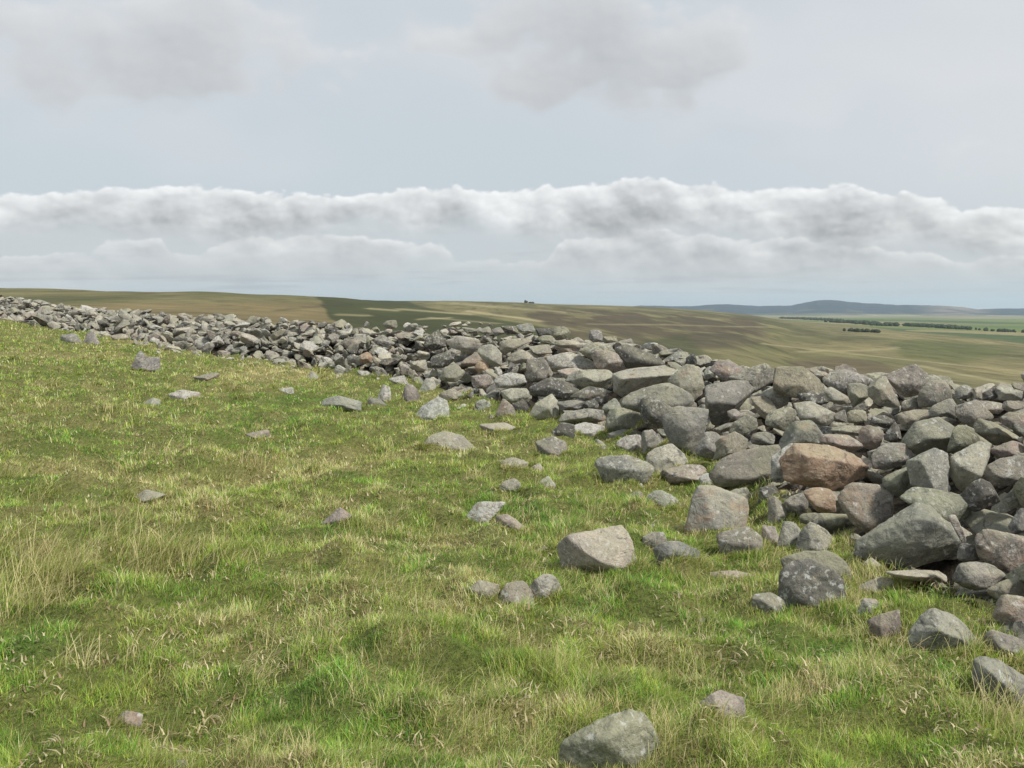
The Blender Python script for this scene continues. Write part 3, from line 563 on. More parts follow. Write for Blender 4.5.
# crop | outline | class | name/where | flags (f = lies flat in turf, r = rounded, a = angular, i:u,v,h;... = ridge points)
STONES = """
R1|150,95 250,50 340,30 410,85 430,140 380,210 270,235 200,180|p|reddish pink block/perched on the bank crest at right|a
R1|30,140 90,105 150,105 190,200 240,290 190,300 100,285 40,230|l|tilted pale slab/leaning against the left side of the reddish pink crest block|a
R1|380,180 440,130 530,130 575,190 540,250 460,290 370,300 350,240|g|round grey crest boulder/just right of the reddish pink block|r
R1|585,190 640,160 700,175 715,210 680,250 590,245|b
R1|700,180 760,195 760,250 720,250|l
R1|760,205 830,190 860,230 850,255 765,255|d|small purplish dark crest stone/toward the right edge
R1|850,180 930,165 985,190 1024,200 1024,255 870,260|l
R1|950,150 1024,145 1040,200 980,190|g
R1|250,260 310,245 365,275 360,315 300,320 240,300|g
R1|220,360 290,325 380,320 450,330 440,375 340,400 290,440 240,430|l|knobbly pale yellow stone/wedged below the round grey crest boulder|r
R1|420,315 520,270 580,250 600,300 590,370 500,375 445,370|g
R1|580,265 700,260 790,310 830,350 820,380 740,380 690,430 620,400 580,350|g|broad mottled grey slab/right of the knobbly pale yellow stone|a
R1|700,265 800,262 890,280 905,310 860,345 790,330 740,300|p
R1|890,262 1024,265 1090,270 1090,335 950,335 900,310|p|long flat pink slab/running out at the right edge|a
R1|880,370 930,335 1024,340 1080,400 1060,450 960,450 890,410|p|rounded mauve pink stone/at the right edge under the long pink slab|r
R1|710,420 740,375 850,405 1000,490 1005,515 900,545 840,545 720,460|y|wedge shaped stone with a pale upper face/right of the big smooth olive slab|a i:760,410,.1;990,505,.1;860,470,.6
R1|255,520 320,480 310,430 340,400 480,370 560,420 635,500 610,550 540,580 350,595 270,570|y|big smooth olive slab/flat topped and fan shaped in the right part of the rubble|a i:430,500,.55;560,500,.5;340,540,.4
R1|430,385 520,365 610,395 600,420 540,410|g
R1|560,430 620,420 700,450 740,510 720,560 610,590 540,580 640,500|y
R1|820,570 950,520 1040,540 1080,600 1060,620 940,640 830,640|p|red capped greenish stone/at the right edge|r
R1|50,620 90,570 170,535 240,540 280,600 330,620 280,660 130,700 60,690|g|domed grey stone with dark underside/below left of the big smooth olive slab|r
R1|45,360 130,355 210,390 200,430 130,440 60,400|d
R1|130,460 200,400 240,430 250,500 210,530 140,520|d
R1|-20,450 30,420 90,430 130,460 90,560 40,570 -30,540|p
R1|280,650 330,640 370,650 390,600 460,570 550,600 555,680 545,850 480,870 370,830 310,790|g|tall grey block with its left face in shade/under the big smooth olive slab|a i:380,650,.5;470,830,.55
R1|550,620 640,600 750,530 830,545 820,630 770,670 770,740 640,840 580,800 545,740|l|split grey stone with a pale right face/beside the tall grey block|a i:600,680,.5;760,740,.5
R1|780,660 900,635 1040,620 1090,700 1080,790 960,800 830,805 765,740|g|large grey slab/cut by the right edge below the red capped stone|a
R2|640,170 720,80 770,60 800,110 870,120 880,190 800,260 730,265 660,220|d
R2|250,180 320,120 420,140 690,190 725,240 680,320 640,340 560,300 400,240 300,210|y|long olive grey slab/lying just above the big wedge shaped boulder|r
R2|890,180 970,110 1050,90 1090,160 1060,230 940,245 895,215|g|rounded grey stone/over a dark gap at the right edge|r
R2|930,360 1000,260 1070,250 1080,400 960,410|g
R2|-40,450 100,400 190,340 300,260 330,220 400,240 500,310 600,400 620,470 580,540 500,570 430,560 310,575 240,620 130,610 60,560 -60,540|b|big grey wedge shaped boulder/lying across the foot of the bank at right|a i:330,330,.45;450,350,.55;200,450,.35;400,500,.4
R2|540,290 600,300 640,380 665,450 640,470 590,380|g
R2|720,420 780,385 860,390 960,430 1090,430 1090,600 940,650 850,600 790,500 730,560 720,480|q|rounded boulder with an orange lower half/at the right edge|r
R2|630,600 720,590 830,630 905,680 870,760 760,770 650,740 580,700|b|blue grey stone with white specks/at the bank foot below the orange bottomed boulder|r
R2|150,650 300,640 500,640 570,680 540,730 400,740 230,700|l|low flat pale slab/under the right end of the big wedge boulder|f
R2|620,470 720,470 740,570 700,600 600,570|g
R4|765,240 830,155 990,155 1100,180 1110,260 1150,320 1080,400 980,460 860,380 790,280|q|knobbly pinkish boulder with an overhang/between the big orange slab and the wedge boulder|r
R2|120,40 200,0 280,-20 320,60 290,130 250,180 200,110 130,100|y
R6|800,60 900,10 1040,-30 1090,0 1080,100 900,110 840,130|y|pale greenish stone/at the right edge beneath the orange bottomed boulder|r
R6|830,250 880,120 1000,100 1090,110 1080,350 940,320|p|purple grey block/at the right edge just above the lower grass strip|a
R2|0,590 50,565 110,610 100,660 20,650 -20,620|l
R2|-40,740 100,690 180,700 250,760 220,800 60,820 -40,790|l|half buried pale tan stone/in grass right of the dark lichened boulder|r
R6|0,120 80,120 120,170 60,210 -40,200|l
R6|30,260 120,230 230,200 240,300 160,400 100,370|p|small pointed pinkish stone/in grass left of the grey triangular boulder|a
R6|290,330 380,220 440,185 560,220 650,290 700,370 800,450 860,520 760,490 600,490 450,480 300,430|b|grey triangular boulder/in long grass at lower right|a i:480,330,.45;620,380,.4
R6|780,370 840,320 940,350 1090,400 1080,510 960,480 860,430|g|long low grey stone/in grass at the right edge
R6|700,520 760,500 860,520 980,600 1090,660 1090,900 880,860 730,750 690,620|b|big blue grey boulder/lowest at the right edge|a i:800,600,.5;950,720,.5
R7|820,300 1000,265 1090,270 1140,320 1050,420 1000,470 960,530 870,540 830,440|g|large cube like block with a flat pale top/right of the speckled boulder|a i:840,400,.5;1020,410,.55;920,400,.55
R3|60,100 160,60 290,25 340,60 330,160 220,220 130,150|g|broad grey crest stone/just right of the pink crest stone|r
R3|340,90 420,45 560,45 570,90 640,120 690,210 690,260 600,240 500,215 440,190 360,150|y|broad pale olive crest stone/beside the blue grey crest hump|a
R3|660,130 720,85 790,62 870,95 970,130 960,160 830,160 790,205 700,180|b|blue grey hump shaped crest stone/midway along the right half of the crest|r
R3|500,215 600,210 690,220 690,280 620,290 520,260|d
R3|670,190 710,175 820,240 830,280 760,285 700,260|l
R3|820,160 900,150 960,180 950,230 880,270 850,300 820,270|y
R3|250,230 330,180 400,160 440,210 440,280 370,310 330,270|w|white speckled grey stone/left of the pale wedge stone
R3|200,250 270,230 350,290 360,350 290,380 240,340|y|yellow lichened stone/below left of the white speckled grey stone
R3|290,380 360,330 470,305 490,350 460,400 400,450 310,430|y
R3|480,290 560,268 620,300 740,350 730,390 680,420 560,390 490,370|l|pale wedge stone/above the big orange slab|a
R3|730,350 800,320 820,400 740,400|g
R3|815,330 930,320 940,390 880,405 815,400|y
R3|715,430 800,420 930,425 930,470 880,490 740,465|g|thin grey slab/above the right end of the big orange slab|a
R3|380,590 400,500 460,400 560,390 650,400 680,470 640,530 560,550 450,560 400,610|g|grey boulder with a pink right shoulder/directly above the big orange slab|r
R3|640,500 720,475 880,490 920,550 860,580 740,560|p
R3|400,640 490,540 700,550 860,610 950,690 930,740 830,790 740,830 640,825 540,800 440,770|o|big orange slab/broad and flat faced, the largest orange patch in the rubble|a i:560,620,.25;800,660,.25;650,760,.25
R4|540,180 680,180 740,230 740,320 700,340 620,320 560,230|o|rounded orange pink stone/hanging from the lower edge of the big orange slab|r
R3|330,640 400,600 480,540 500,620 420,700 410,780 340,770|w
R3|0,520 150,490 165,540 100,600 30,640 -40,640|y
R3|40,620 200,560 350,550 390,600 340,650 330,720 310,780 220,810 120,800 -20,800 -60,740|g|wide grey boulder with a dark underside/left of the big orange slab|r
R3|100,400 180,350 240,380 240,440 150,480 60,480|y
R3|200,470 290,460 340,480 350,540 260,545 200,530|g
R3|50,330 100,315 150,355 110,380 60,370|l
R3|-40,440 60,400 100,400 90,440 -20,470|g
R4|310,250 350,235 410,290 450,340 450,385 360,420 310,360|l|small upright tan stone/under the gap left of the rounded orange pink stone|a
R4|410,260 540,215 570,270 560,340 480,360 430,310|g
R4|510,360 580,340 820,350 850,410 800,470 740,480 690,430 560,400|y|small olive bar shaped slab/below the rounded orange pink stone|r
R4|490,560 520,460 580,400 680,450 760,540 780,590 660,600 540,590|l|pale triangular stone/at the turf edge under the olive bar slab|a
R4|370,500 400,410 480,400 520,450 500,560 420,580|g
R4|40,220 100,190 170,180 240,270 170,290 60,240|g
R8|700,540 760,360 790,300 870,295 930,350 1080,370 1100,440 1060,560 960,590 860,600 780,570|l|pale upright slab/standing in turf at the bank foot left of centre right|a i:800,450,.2;960,480,.2;900,560,.4
R4|-20,480 50,450 160,430 260,520 250,570 140,620 40,560|b|grey stone/lying in turf just right of the pale upright slab|r
R4|270,420 350,430 380,480 330,530 280,500|l
R4|400,640 560,595 700,590 800,660 870,740 860,800 780,830 560,760 420,700|y|tan domed stone/behind the dark lichened boulder|r
R5|385,170 400,90 470,20 600,10 700,60 790,140 790,230 760,310 700,345 560,290 450,250|d|dark lichened boulder/with white spots, leaning in the grass at the bank foot|r
R5|215,220 330,215 420,260 470,290 420,360 300,350 240,320|b|low blue grey stone/in grass left of the dark lichened boulder
R5|-60,80 100,70 210,95 200,130 90,150 -40,150|p|flat pinkish stone/nearly hidden in grass above left of the low blue grey stone|f
R4|260,180 340,160 400,220 330,260 250,240|d
R7|240,220 330,190 480,175 600,165 690,215 600,250 520,290 400,320 300,360 250,330|l|long slab with a pale top and dark rusty edge/jutting from the middle bank|a i:300,250,.55;660,225,.4;480,235,.6
R7|255,40 330,30 420,90 520,110 560,160 420,180 340,185 300,110|d|dark hollow sided stone/on the crest above the long pale topped slab|a
R7|595,270 640,235 740,160 800,200 820,280 750,340 735,390 690,360 640,310|y|upright olive grey stone/right of the long pale topped slab|r
R7|300,400 340,350 440,310 560,280 640,330 720,370 740,420 650,440 560,500 420,430 320,430|g|broad rounded grey boulder/tucked under the long pale topped slab|r
R7|410,440 430,380 540,370 640,430 590,500 540,560 460,560 430,500|d|speckled dark boulder/beneath the broad rounded grey boulder|r
R7|560,520 640,440 740,430 830,460 840,580 800,700 700,740 640,680 590,580|g|squarish grey block with a rounded top/right of the speckled dark boulder|r
R7|195,480 220,440 350,435 420,490 465,555 380,570 220,590 195,560|y|smooth olive stone/flat topped and pointed to the right, left of the speckled dark boulder|r
R7|210,600 290,575 410,580 420,610 290,640 230,650|g
R7|260,660 320,610 410,610 440,690 400,710 310,700|w|white crusted stone/under the smooth olive stone
R7|430,590 500,575 590,650 600,690 500,700 440,680|b
R7|520,575 580,570 600,640 550,620|g
R7|860,200 920,130 1000,140 1060,180 1060,260 960,265 880,230|p|pink crest stone/leftmost in the right half of the crest|r
R7|820,215 860,170 890,200 860,250 825,240|w
R7|590,140 650,150 740,220 700,230 680,200|g
R7|0,340 80,300 180,320 200,400 120,420 0,400 -40,380|d
R7|0,200 200,190 240,230 160,300 60,300 -60,260|l
R7|100,80 200,70 310,130 330,180 240,210 140,170|p
R7|170,440 250,375 290,440 200,470|g
R7|770,720 830,600 920,590 930,640 880,760 800,740|b
R7|900,650 1024,590 1100,640 1080,760 980,760 920,730|y|yellowish stone/between the squarish grey block and the wide grey boulder
R8|455,100 500,60 610,30 690,100 730,160 700,200 560,200 480,160|l|buff stone with an orange right side/at the turf edge under the squarish grey block|a
R8|560,200 700,160 800,160 890,220 850,270 680,260 600,240|p|flat salmon pink stone/in turf right of the buff stone|f
R8|790,240 830,215 900,220 880,290 810,280|w
R8|130,140 200,105 330,100 460,155 490,190 430,240 360,290 260,290 200,260 150,190|g|oval grey boulder/alone in turf in front of the bank|r i:220,180,.3;350,200,.35
R8|385,300 410,265 450,300 430,325|w|tiny white stone/touching the foot of the oval grey boulder
R8|425,400 500,330 560,325 640,370 715,440 690,470 520,470|b|grey pointed stone/alone in turf below the oval grey boulder|a
R8|430,620 480,590 560,590 580,640 560,660 480,710 440,680|g
R8|500,700 560,660 700,650 780,690 780,740 700,790 560,760|b|blue grey stone with white flecks/in turf below the pale upright slab|r
S6|610,450 660,390 800,365 910,345 960,400 1015,555 960,580 870,565 700,565 640,510|l|big pale angular boulder/lying alone in the middle of the turf|a i:665,400,.25;820,520,.6;720,450,.4;950,560,.3
S6|150,660 200,620 300,640 300,680 190,740|p|small pink stone/left of the twin humped pair in the foreground turf|a
S6|262,765 340,648 405,625 470,672 475,745 330,765|p|pinkish left half/of the twin humped pair of stones in the foreground turf|r
S6|430,670 490,620 530,592 580,595 612,640 640,738 560,745 430,740|b|grey right half/of the twin humped pair of stones in the foreground turf|r
S6|100,310 190,215 330,215 300,250 200,330 120,340|w|long pale lichened stone/sunk in mid turf left of the oval grey boulder
S6|290,290 350,280 470,345 440,375 330,345|p|flat pinkish stone/touching the right end of the long pale lichened stone|f
S6|290,150 300,120 380,95 410,120 390,160|l|small cream stone/in turf above the long pale lichened stone
S6|510,110 550,85 590,110 570,150 520,145|w|small white stone/in turf right of the small cream stone
S6|475,35 510,15 530,40 490,55|l
S6|290,0 430,0 430,25 320,30|b|flat grey stone/in turf right below the bank foot at centre|f
S6|470,465 550,440 570,465 510,485|l|sunken scrap of grey stone/left of the big pale angular boulder|f
S1|240,500 290,470 390,480 430,530 400,570 320,580 260,545|l|pale stone with a shadowed hollow/at the turf edge left of the pale pyramid stone|a
S1|310,570 400,550 430,590 390,630 330,620|d
S1|210,600 250,540 310,570 330,640 260,650|p
S1|400,650 460,570 560,510 600,560 605,680 540,690|l|pale pyramid stone/at the turf edge in the middle of the bank|a i:540,600,.5
S1|400,290 500,275 540,320 530,400 440,430 400,390|g
S1|280,300 330,240 430,230 500,255 440,280 360,310|l|curved pale slab over a dark gap/near the highest part of the middle bank|r
S1|230,180 330,150 410,180 350,210 260,250 230,230|y
S1|90,230 180,190 240,250 240,320 160,330 140,260 100,250|l|boulder with a dark arched hollow/left of the curved pale slab|r
S1|-20,150 80,150 100,200 50,240 -20,250|l
S1|180,90 240,80 270,110 210,135|g
S1|235,70 330,75 350,120 280,125|d|dark flat stone/topmost on the middle crest
S1|90,100 150,75 170,115 110,120|l
S1|570,80 640,75 680,110 650,150 590,160 560,120|y|rounded olive crest stone/on the middle crest|r
S1|460,90 550,85 560,130 480,140|d
S1|480,140 560,130 580,190 500,180|y
S1|580,200 650,195 750,205 730,245 640,240|p|flat red slab/just under the rounded olive crest stone|f
S1|590,160 690,165 760,190 740,210 600,200|l
S1|810,100 870,95 890,160 830,175 800,150|b
S1|890,140 970,135 980,170 900,180|y
S1|740,220 830,175 930,190 960,240 880,290 780,280|y|mossy yellow green stone/right of the flat red slab|r
S1|840,260 920,235 1000,290 1020,350 920,360 850,320|p
S1|530,280 620,240 720,270 840,320 800,340 640,340 560,370|w|white crusted slab/in the middle of the bank below the flat red slab|a
S1|600,360 700,340 860,400 880,450 760,470 650,410|l
S1|420,470 560,400 620,430 730,480 680,540 560,520 430,510|d|dark pointed boulder/above the pale pyramid stone|a
S1|700,530 800,460 900,480 920,540 860,580 760,560|d
S1|600,560 700,545 770,555 760,610 640,610|b
S1|760,560 840,545 860,600 790,610|d
S1|610,620 760,600 890,610 900,680 760,690 620,680|g
S1|690,720 780,690 900,710 900,770 760,790 690,770|w
S1|550,740 620,690 700,710 690,770 560,780|d|dark brown stone/right of the pale pyramid stone
S1|200,400 290,370 400,390 410,440 330,470 210,460|w
S1|50,390 150,380 190,440 160,470 60,470|p
S1|90,290 150,290 165,370 100,380 70,340|o|small rust red stone/below left of the boulder with a dark arched hollow
S1|70,570 130,540 170,580 150,620 80,620|b|lone round grey stone/in turf left of the pale stone with a shadowed hollow|r
S1|420,200 540,190 560,240 500,260 440,230|l
S1|100,700 250,690 320,720 300,755 180,760|l|flat broken slab/in turf below the lone round grey stone|f
S2|380,690 450,620 540,560 620,600 610,690 540,700 430,710|w|bright white lichened stone/slanting in turf left of centre|a
S2|560,530 640,505 740,540 700,570 600,570|l|low cream slab/behind the bright white lichened stone|f
S2|310,570 340,490 390,480 430,540 400,600 320,600|p|pinkish rounded stone/in turf left of the bright white lichened stone|r
S2|165,540 200,480 245,490 240,580 180,570|w|white tipped stone/left of the pinkish rounded stone
S2|110,560 180,570 240,610 160,620 110,600|g
S2|430,500 470,440 520,440 545,490 510,520 440,520|l
S2|460,240 480,180 550,130 590,210 600,240 530,255|d|dark pointed fin/standing on the left part of the bank|a
S2|600,200 680,170 800,190 820,240 760,270 640,240|l|broad pale hump/right of the dark pointed fin|r
S2|560,430 590,370 680,350 710,420 650,460 570,450|y
S2|700,330 780,290 850,240 880,330 790,360|p
S2|370,330 470,320 480,380 390,390|l
S2|500,360 520,290 600,270 650,320 600,370|d
S2|200,100 220,65 280,65 290,120 230,120|y|rounded crest knob/left of the dark pointed fin
S2|130,180 200,160 270,210 240,240 170,220|b
S2|40,300 90,270 130,290 120,340 50,340|o|small orange stone/in the left part of the bank
S2|240,440 330,420 360,460 290,475|w|small white flat stone/at the bank foot right of the small orange stone
S3|515,650 560,620 640,615 770,650 740,680 600,695|b|flat grey lichened slab/in turf left of the white tipped stone|f
S3|240,570 330,560 340,595 260,600|w|small flat white stone/in turf far left of the flat grey lichened slab|f
S3|410,490 460,455 520,490 490,520 430,520|l|dull buff stone/half sunk in turf above the flat grey lichened slab
S4|110,490 150,430 250,430 300,430 300,490 200,525 120,525|b|purplish grey boulder/alone in turf at the far left
S4|140,420 180,390 210,415 190,440|b
S4|360,670 440,640 560,660 560,705 400,715|w|flat pale slab/in turf right below the purplish grey boulder|f
S4|170,720 250,690 310,710 260,745|b|flat dull stone/left of the flat pale slab in turf|f
S4|520,560 640,530 680,545 580,590|p|flat mauve stone/in straw coloured turf at left|f
S5|390,360 480,340 520,380 460,405 400,400|b|low grey stone/in turf before the far left bank
S5|530,390 560,340 600,330 640,390 610,415|b|mauve grey hummock stone/right beside the low grey stone at far left|r
S5|710,360 780,345 820,370 760,395|l
M|420,448 432,436 445,432 462,436 475,444 466,450 432,451|l|low pale buff slab/in turf at the centre of the picture
M|128,498 145,490 165,494 150,503|l|faint grey slab/sunk in the middle of the left turf|f
M|245,434 268,430 270,437 250,439|p|tiny flat pink stone/in turf below the flat grey lichened slab|f
M|112,718 125,711 142,714 141,727 120,728|p|small flat pinkish stone/near the bottom left corner|f
M|556,790 566,745 590,730 628,713 645,720 658,745 664,790|y|large speckled olive boulder/cut by the bottom edge|r i:610,745,.4
M|150,775 165,760 185,760 190,778|g|stub of grey stone/at the bottom edge left of centre
M|4,558 12,552 20,558 18,566 5,566|w|tiny white stone/at the left edge in long grass
M|536,443 552,437 568,444 566,456 545,457|g
M|500,464 515,458 527,464 520,470 502,470|l|small flat buff stone/in turf below the flat broken slab|f
M|700,705 720,692 742,700 744,716 725,722 705,716|p|flat crumbling pink stone/in turf at the lower centre right|f
M|696,620 708,616 712,622 700,626|g|tiny grey chip/in turf below right of the big pale angular boulder|f
M|322,518 340,508 352,516 340,524|p
"""
TR = []   # traced stones
for ln in STONES.strip().split('\n'):
    q_ = ln.split('|') + ['', '', '']
    ox, oy, s = CROP[q_[0]]
    pts = np.array([[float(v) for v in t.split(',')] for t in q_[1].split()]); pts = pts / s + [ox, oy]
    fl = q_[4]; inner = []
    if 'i:' in fl:
        fl, ii = fl.split('i:'); inner = [[float(v) for v in t.split(',')] for t in ii.split(';')]
        inner = [[a / s + ox, b_ / s + oy, h] for a, b_, h in inner]
    TR.append(dict(pts=pts, cls=q_[2], name=q_[3], fl=fl.strip(), inner=inner))

def make_stone_mesh(name, V, Fc, cls, rnd, origin):
    base, msk = CLS[cls]
    j = 1 + rnd.uniform(-.14, .14); tint = np.array(base) * j * (1 + rnd.uniform(-.05, .05, 3) * [1, .4, 1])
    mk = np.clip(np.array(msk) + rnd.uniform(-.18, .25, 3), 0, 1.2)
    return new_mesh(name, V - origin, Fc, n=3, smooth=len(V) > 1000, cols=np.tile(tint, (len(V), 1)), extra=np.tile(mk, (len(V), 1)))

ALL = []      # every individual candidate: dict(V, F, cls, pxc, pyc, ...)
for k, t in enumerate(TR):
    rnd = np.random.default_rng(1000 + k)
    P = t['pts']; lo = P.min(0); hi_ = P.max(0); cx, cy = (lo + hi_) / 2; wpx, hpx = hi_ - lo
    i_b = int(np.argmax(P[:, 1]))
    bx, by = P[i_b]; by = min(by, 1000)
    _, tt = surface(*(CAM + hit(bx, by) * ray(bx, by))[:2]); onturf = tt[0] < 0.06
    dep = hit(bx, by)
    if onturf:      # stand on the turf, sunk a little into it
        P = P.copy(); m = P[:, 1] > cy; P[m, 1] += (hpx * .12 + 2) if t['inner'] else (hpx * .22 + 2.0)
        if not t['inner']: P[m, 0] = np.clip(cx + (P[m, 0] - cx) * 1.35, lo[0] - .03 * wpx, hi_[0] + .03 * wpx)
    w_ = wpx / F * dep; h_ = hpx / F * dep
    flat = 'f' in t['fl']
    th = (w_ * .75 if flat else min(.62 * math.sqrt(w_ * h_) * 1.25, w_ * .9))
    dc = dep + th * (.38 if onturf else .30)
    sc = dc / F
    pc = np.array([cx, (lo[1] + hi_[1]) / 2])
    vr = ray(pc[0], pc[1]); vr = vr / np.linalg.norm(vr)
    # local frame: right, up (picture plane), toward the viewer
    O = CAM + ray(pc[0], pc[1]) * dc
    def W(u, v, h): return O + CR_ * (u - pc[0]) * sc - CU_ * (v - pc[1]) * sc - vr * h
    pts = [W(u, v, rnd.uniform(-.12, .12) * th) for u, v in P]
    ctr = P.mean(0)
    if t['inner']:
        for u, v, h in t['inner']: pts.append(W(u, v, h * th * 1.1))
    else:
        m_ = 2 if 'r' in t['fl'] else 3
        for q_ in range(m_ + 1):
            a = rnd.uniform(0, 2 * math.pi); rr_ = rnd.uniform(.12, .42)
            pts.append(W(ctr[0] + math.cos(a) * rr_ * wpx * .5, ctr[1] + hpx * rnd.uniform(-.02, .26), th * rnd.uniform(.28, .5)))
    for u, v in P:   # rear half
        pts.append(W(ctr[0] + (u - ctr[0]) * .72, ctr[1] + (v - ctr[1]) * .70 , -th * rnd.uniform(.35, .6)))
    area = wpx * hpx
    sub = 6 if area > 3500 else (5 if area > 350 else 4)
    pn = {'r': 22, 'a': 60}.get(t['fl'][:1], 30) * rnd.uniform(.85, 1.2)
    V, Fc = rock(np.array(pts), sub, pn, .022 if 'a' in t['fl'] else .028, seed=k * 1.37, cuts=0 if t['inner'] else (2 if onturf else 7))
    # wear shrinks a boulder: bring its width and height back to the measured ones
    us, vs2 = (V - O) @ CR_, (V - O) @ CU_; qs = P
    u0, u1, v0, v1 = (qs[:, 0].min() - pc[0]) * sc, (qs[:, 0].max() - pc[0]) * sc, -(qs[:, 1].max() - pc[1]) * sc, -(qs[:, 1].min() - pc[1]) * sc
    gx_, gy_ = 1.06 * (u1 - u0) / np.ptp(us), 1.06 * (v1 - v0) / np.ptp(vs2)
    nu = (us - (us.max() + us.min()) / 2) * gx_ + (u0 + u1) / 2; nv = (vs2 - (vs2.max() + vs2.min()) / 2) * gy_ + (v0 + v1) / 2
    V = V + (nu - us)[:, None] * CR_ + (nv - vs2)[:, None] * CU_
    ALL.append(dict(V=V, F=Fc, cls=t['cls'], px=cx, py=cy, w=wpx, h=hpx, name=t['name'], traced=True, rnd=rnd, turf=bool(onturf), flat=flat))

# ------------------------------------------------------------------ fill of the rubble bank
PROTO = {}
for j in range(36):
    rnd = np.random.default_rng(300 + j); n = rnd.integers(8, 12)
    v = rnd.normal(size=(n, 3)); v /= np.linalg.norm(v, axis=1)[:, None]; v *= [1.15, rnd.uniform(.55, .95), rnd.uniform(.32, .72)]
    for s in (2, 3, 4): PROTO[(j, s)] = rock(v, s, 60, .045, seed=j * 2.1, cuts=4)
traced_polys = [t['pts'] for t in TR]
TID = np.zeros((768, 1024), bool)      # where traced stones already stand
for P in traced_polys:
    lo = np.floor(P.min(0)).astype(int); hi_ = np.ceil(P.max(0)).astype(int)
    xs = np.arange(max(lo[0], 0), min(hi_[0], 1023) + 1); ys = np.arange(max(lo[1], 0), min(hi_[1], 767) + 1)
    if not len(xs) or not len(ys): continue
    gx, gy = np.meshgrid(xs, ys); ins = np.zeros(gx.shape, bool)
    for k in range(len(P)):
        a, b_ = P[k], P[(k + 1) % len(P)]
        ins ^= ((a[1] > gy) != (b_[1] > gy)) & (gx < (b_[0] - a[0]) * (gy - a[1]) / (b_[1] - a[1] + 1e-12) + a[0])
    TID[ys[0]:ys[-1] + 1, xs[0]:xs[-1] + 1] |= ins
FILL = []
def place_fill(x, y, z, size, rnd, cls, tilt=.55):
    j = rnd.integers(36); d = math.hypot(x, y); s = 4 if d < 9 else (3 if d < 25 else 2)
    V, Fc = PROTO[(j, s)]
    a, b_, c = rnd.uniform(0, 2 * math.pi), rnd.normal() * tilt, rnd.normal() * tilt
    ca, sa, cb, sb, cc, sc_ = math.cos(a), math.sin(a), math.cos(b_), math.sin(b_), math.cos(c), math.sin(c)
    Rm = np.array([[ca, -sa, 0], [sa, ca, 0], [0, 0, 1]]) @ np.array([[1, 0, 0], [0, cb, -sb], [0, sb, cb]]) @ np.array([[cc, 0, sc_], [0, 1, 0], [-sc_, 0, cc]])
    V2 = (V * size * rnd.uniform(.85, 1.15, 3)) @ Rm.T + [x, y, z]
    FILL.append(dict(V=V2, F=Fc, cls=cls, traced=False, rnd=rnd, name='', turf=False, flat=False))
seed_i = 0
keys = list('ggggllyybpdw')
seg = CREST[1:-1]
L = np.concatenate([[0], np.cumsum(np.hypot(*np.diff(seg[:, :2], axis=0).T))])
for layer in (0, 1, 2):
    s = 0.0
    while s < L[-1]:
        cxy = [np.interp(s, L, seg[:, c]) for c in range(4)]; e = 0.05
        nx, ny = np.interp(s + e, L, seg[:, 0]) - cxy[0], np.interp(s + e, L, seg[:, 1]) - cxy[1]; ln_ = math.hypot(nx, ny) + 1e-9
        nx, ny = -ny / ln_, nx / ln_                                   # inward normal
        far_ = math.hypot(cxy[0], cxy[1]); rad = .155 if far_ < 12 else (.185 if far_ < 24 else .21)
        step = rad * (1.42 if layer else 1.6)
        u = -1.3
        while u < cxy[3] + .15:
            seed_i += 1; rnd = np.random.default_rng(50000 + seed_i)
            x = cxy[0] + nx * u + rnd.normal() * rad * .35; y = cxy[1] + ny * u + rnd.normal() * rad * .35
            u += step
            sz = rad * float(np.clip(rnd.lognormal(0, .36), .5, 1.9))
            zs, tt = surface(x, y); zs = zs[0]; tt = tt[0]
            if y < -1 or (u > cxy[3] - .3 and rnd.random() < .45): continue
            lvl = {0: -.42, 1: -.15, 2: .02}[layer] + rnd.uniform(-.04, .05)
            if layer == 2 and rnd.random() < .50: continue
            px, py, dp = project(np.array([x, y, zs + lvl])); vis = 0 <= px < 1023 and 0 <= py < 767 and dp > 0
            if px > 545 and dp > 0:
                near_tr = TID[max(int(py) - 3, 0):int(py) + 4, max(int(px) - 3, 0):int(px) + 4].any() if vis else False
                if layer == 2 and vis: continue
                if layer == 1 and vis: lvl = (-.30 if u > .9 else -.12)
                if layer == 1 and near_tr and u <= .9: lvl = -.17
                if sz < .14 and u <= .9: lvl -= .14
            elif vis:
                ww_ = int(max(2, sz * F / dp * .55))
                if layer >= 1 and TID[max(int(py) - ww_, 0):int(py) + ww_, max(int(px) - ww_, 0):int(px) + ww_].any():
                    if layer == 2: continue
                    lvl = -.24
            if math.hypot(x - 3.26, y - 11.33) < .3: continue
            place_fill(x, y, zs + lvl, sz, rnd, keys[rnd.integers(len(keys))], .25 if u < .9 else .55)
        s += step
# a few strays in the turf along the foot
for k in range(260):
    rnd = np.random.default_rng(90000 + k); s = rnd.uniform(2, 34) if k % 3 else rnd.uniform(1, 9); c4 = [np.interp(s, L, seg[:, c]) for c in range(4)]
    nx, ny = np.interp(s + .05, L, seg[:, 0]) - c4[0], np.interp(s + .05, L, seg[:, 1]) - c4[1]; ln_ = math.hypot(nx, ny) + 1e-9; nx, ny = -ny / ln_, nx / ln_
    u = c4[3] - .15 + min(rnd.exponential(.34 if k % 3 else .45), .95); x = c4[0] + nx * u; y = c4[1] + ny * u
    zs, tt = surface(x, y); px, py, dp = project(np.array([x, y, zs[0]]))
    if not (0 < px < 1023 and 0 < py < 767) or dp < 4.2 or TID[max(int(py) - 6, 0):int(py) + 6, max(int(px) - 8, 0):int(px) + 8].any(): continue
    place_fill(x, y, zs[0] - .02, .13 * rnd.uniform(.4, 1.15), rnd, 'glwp'[rnd.integers(4)]); FILL[-1]['turf'] = True

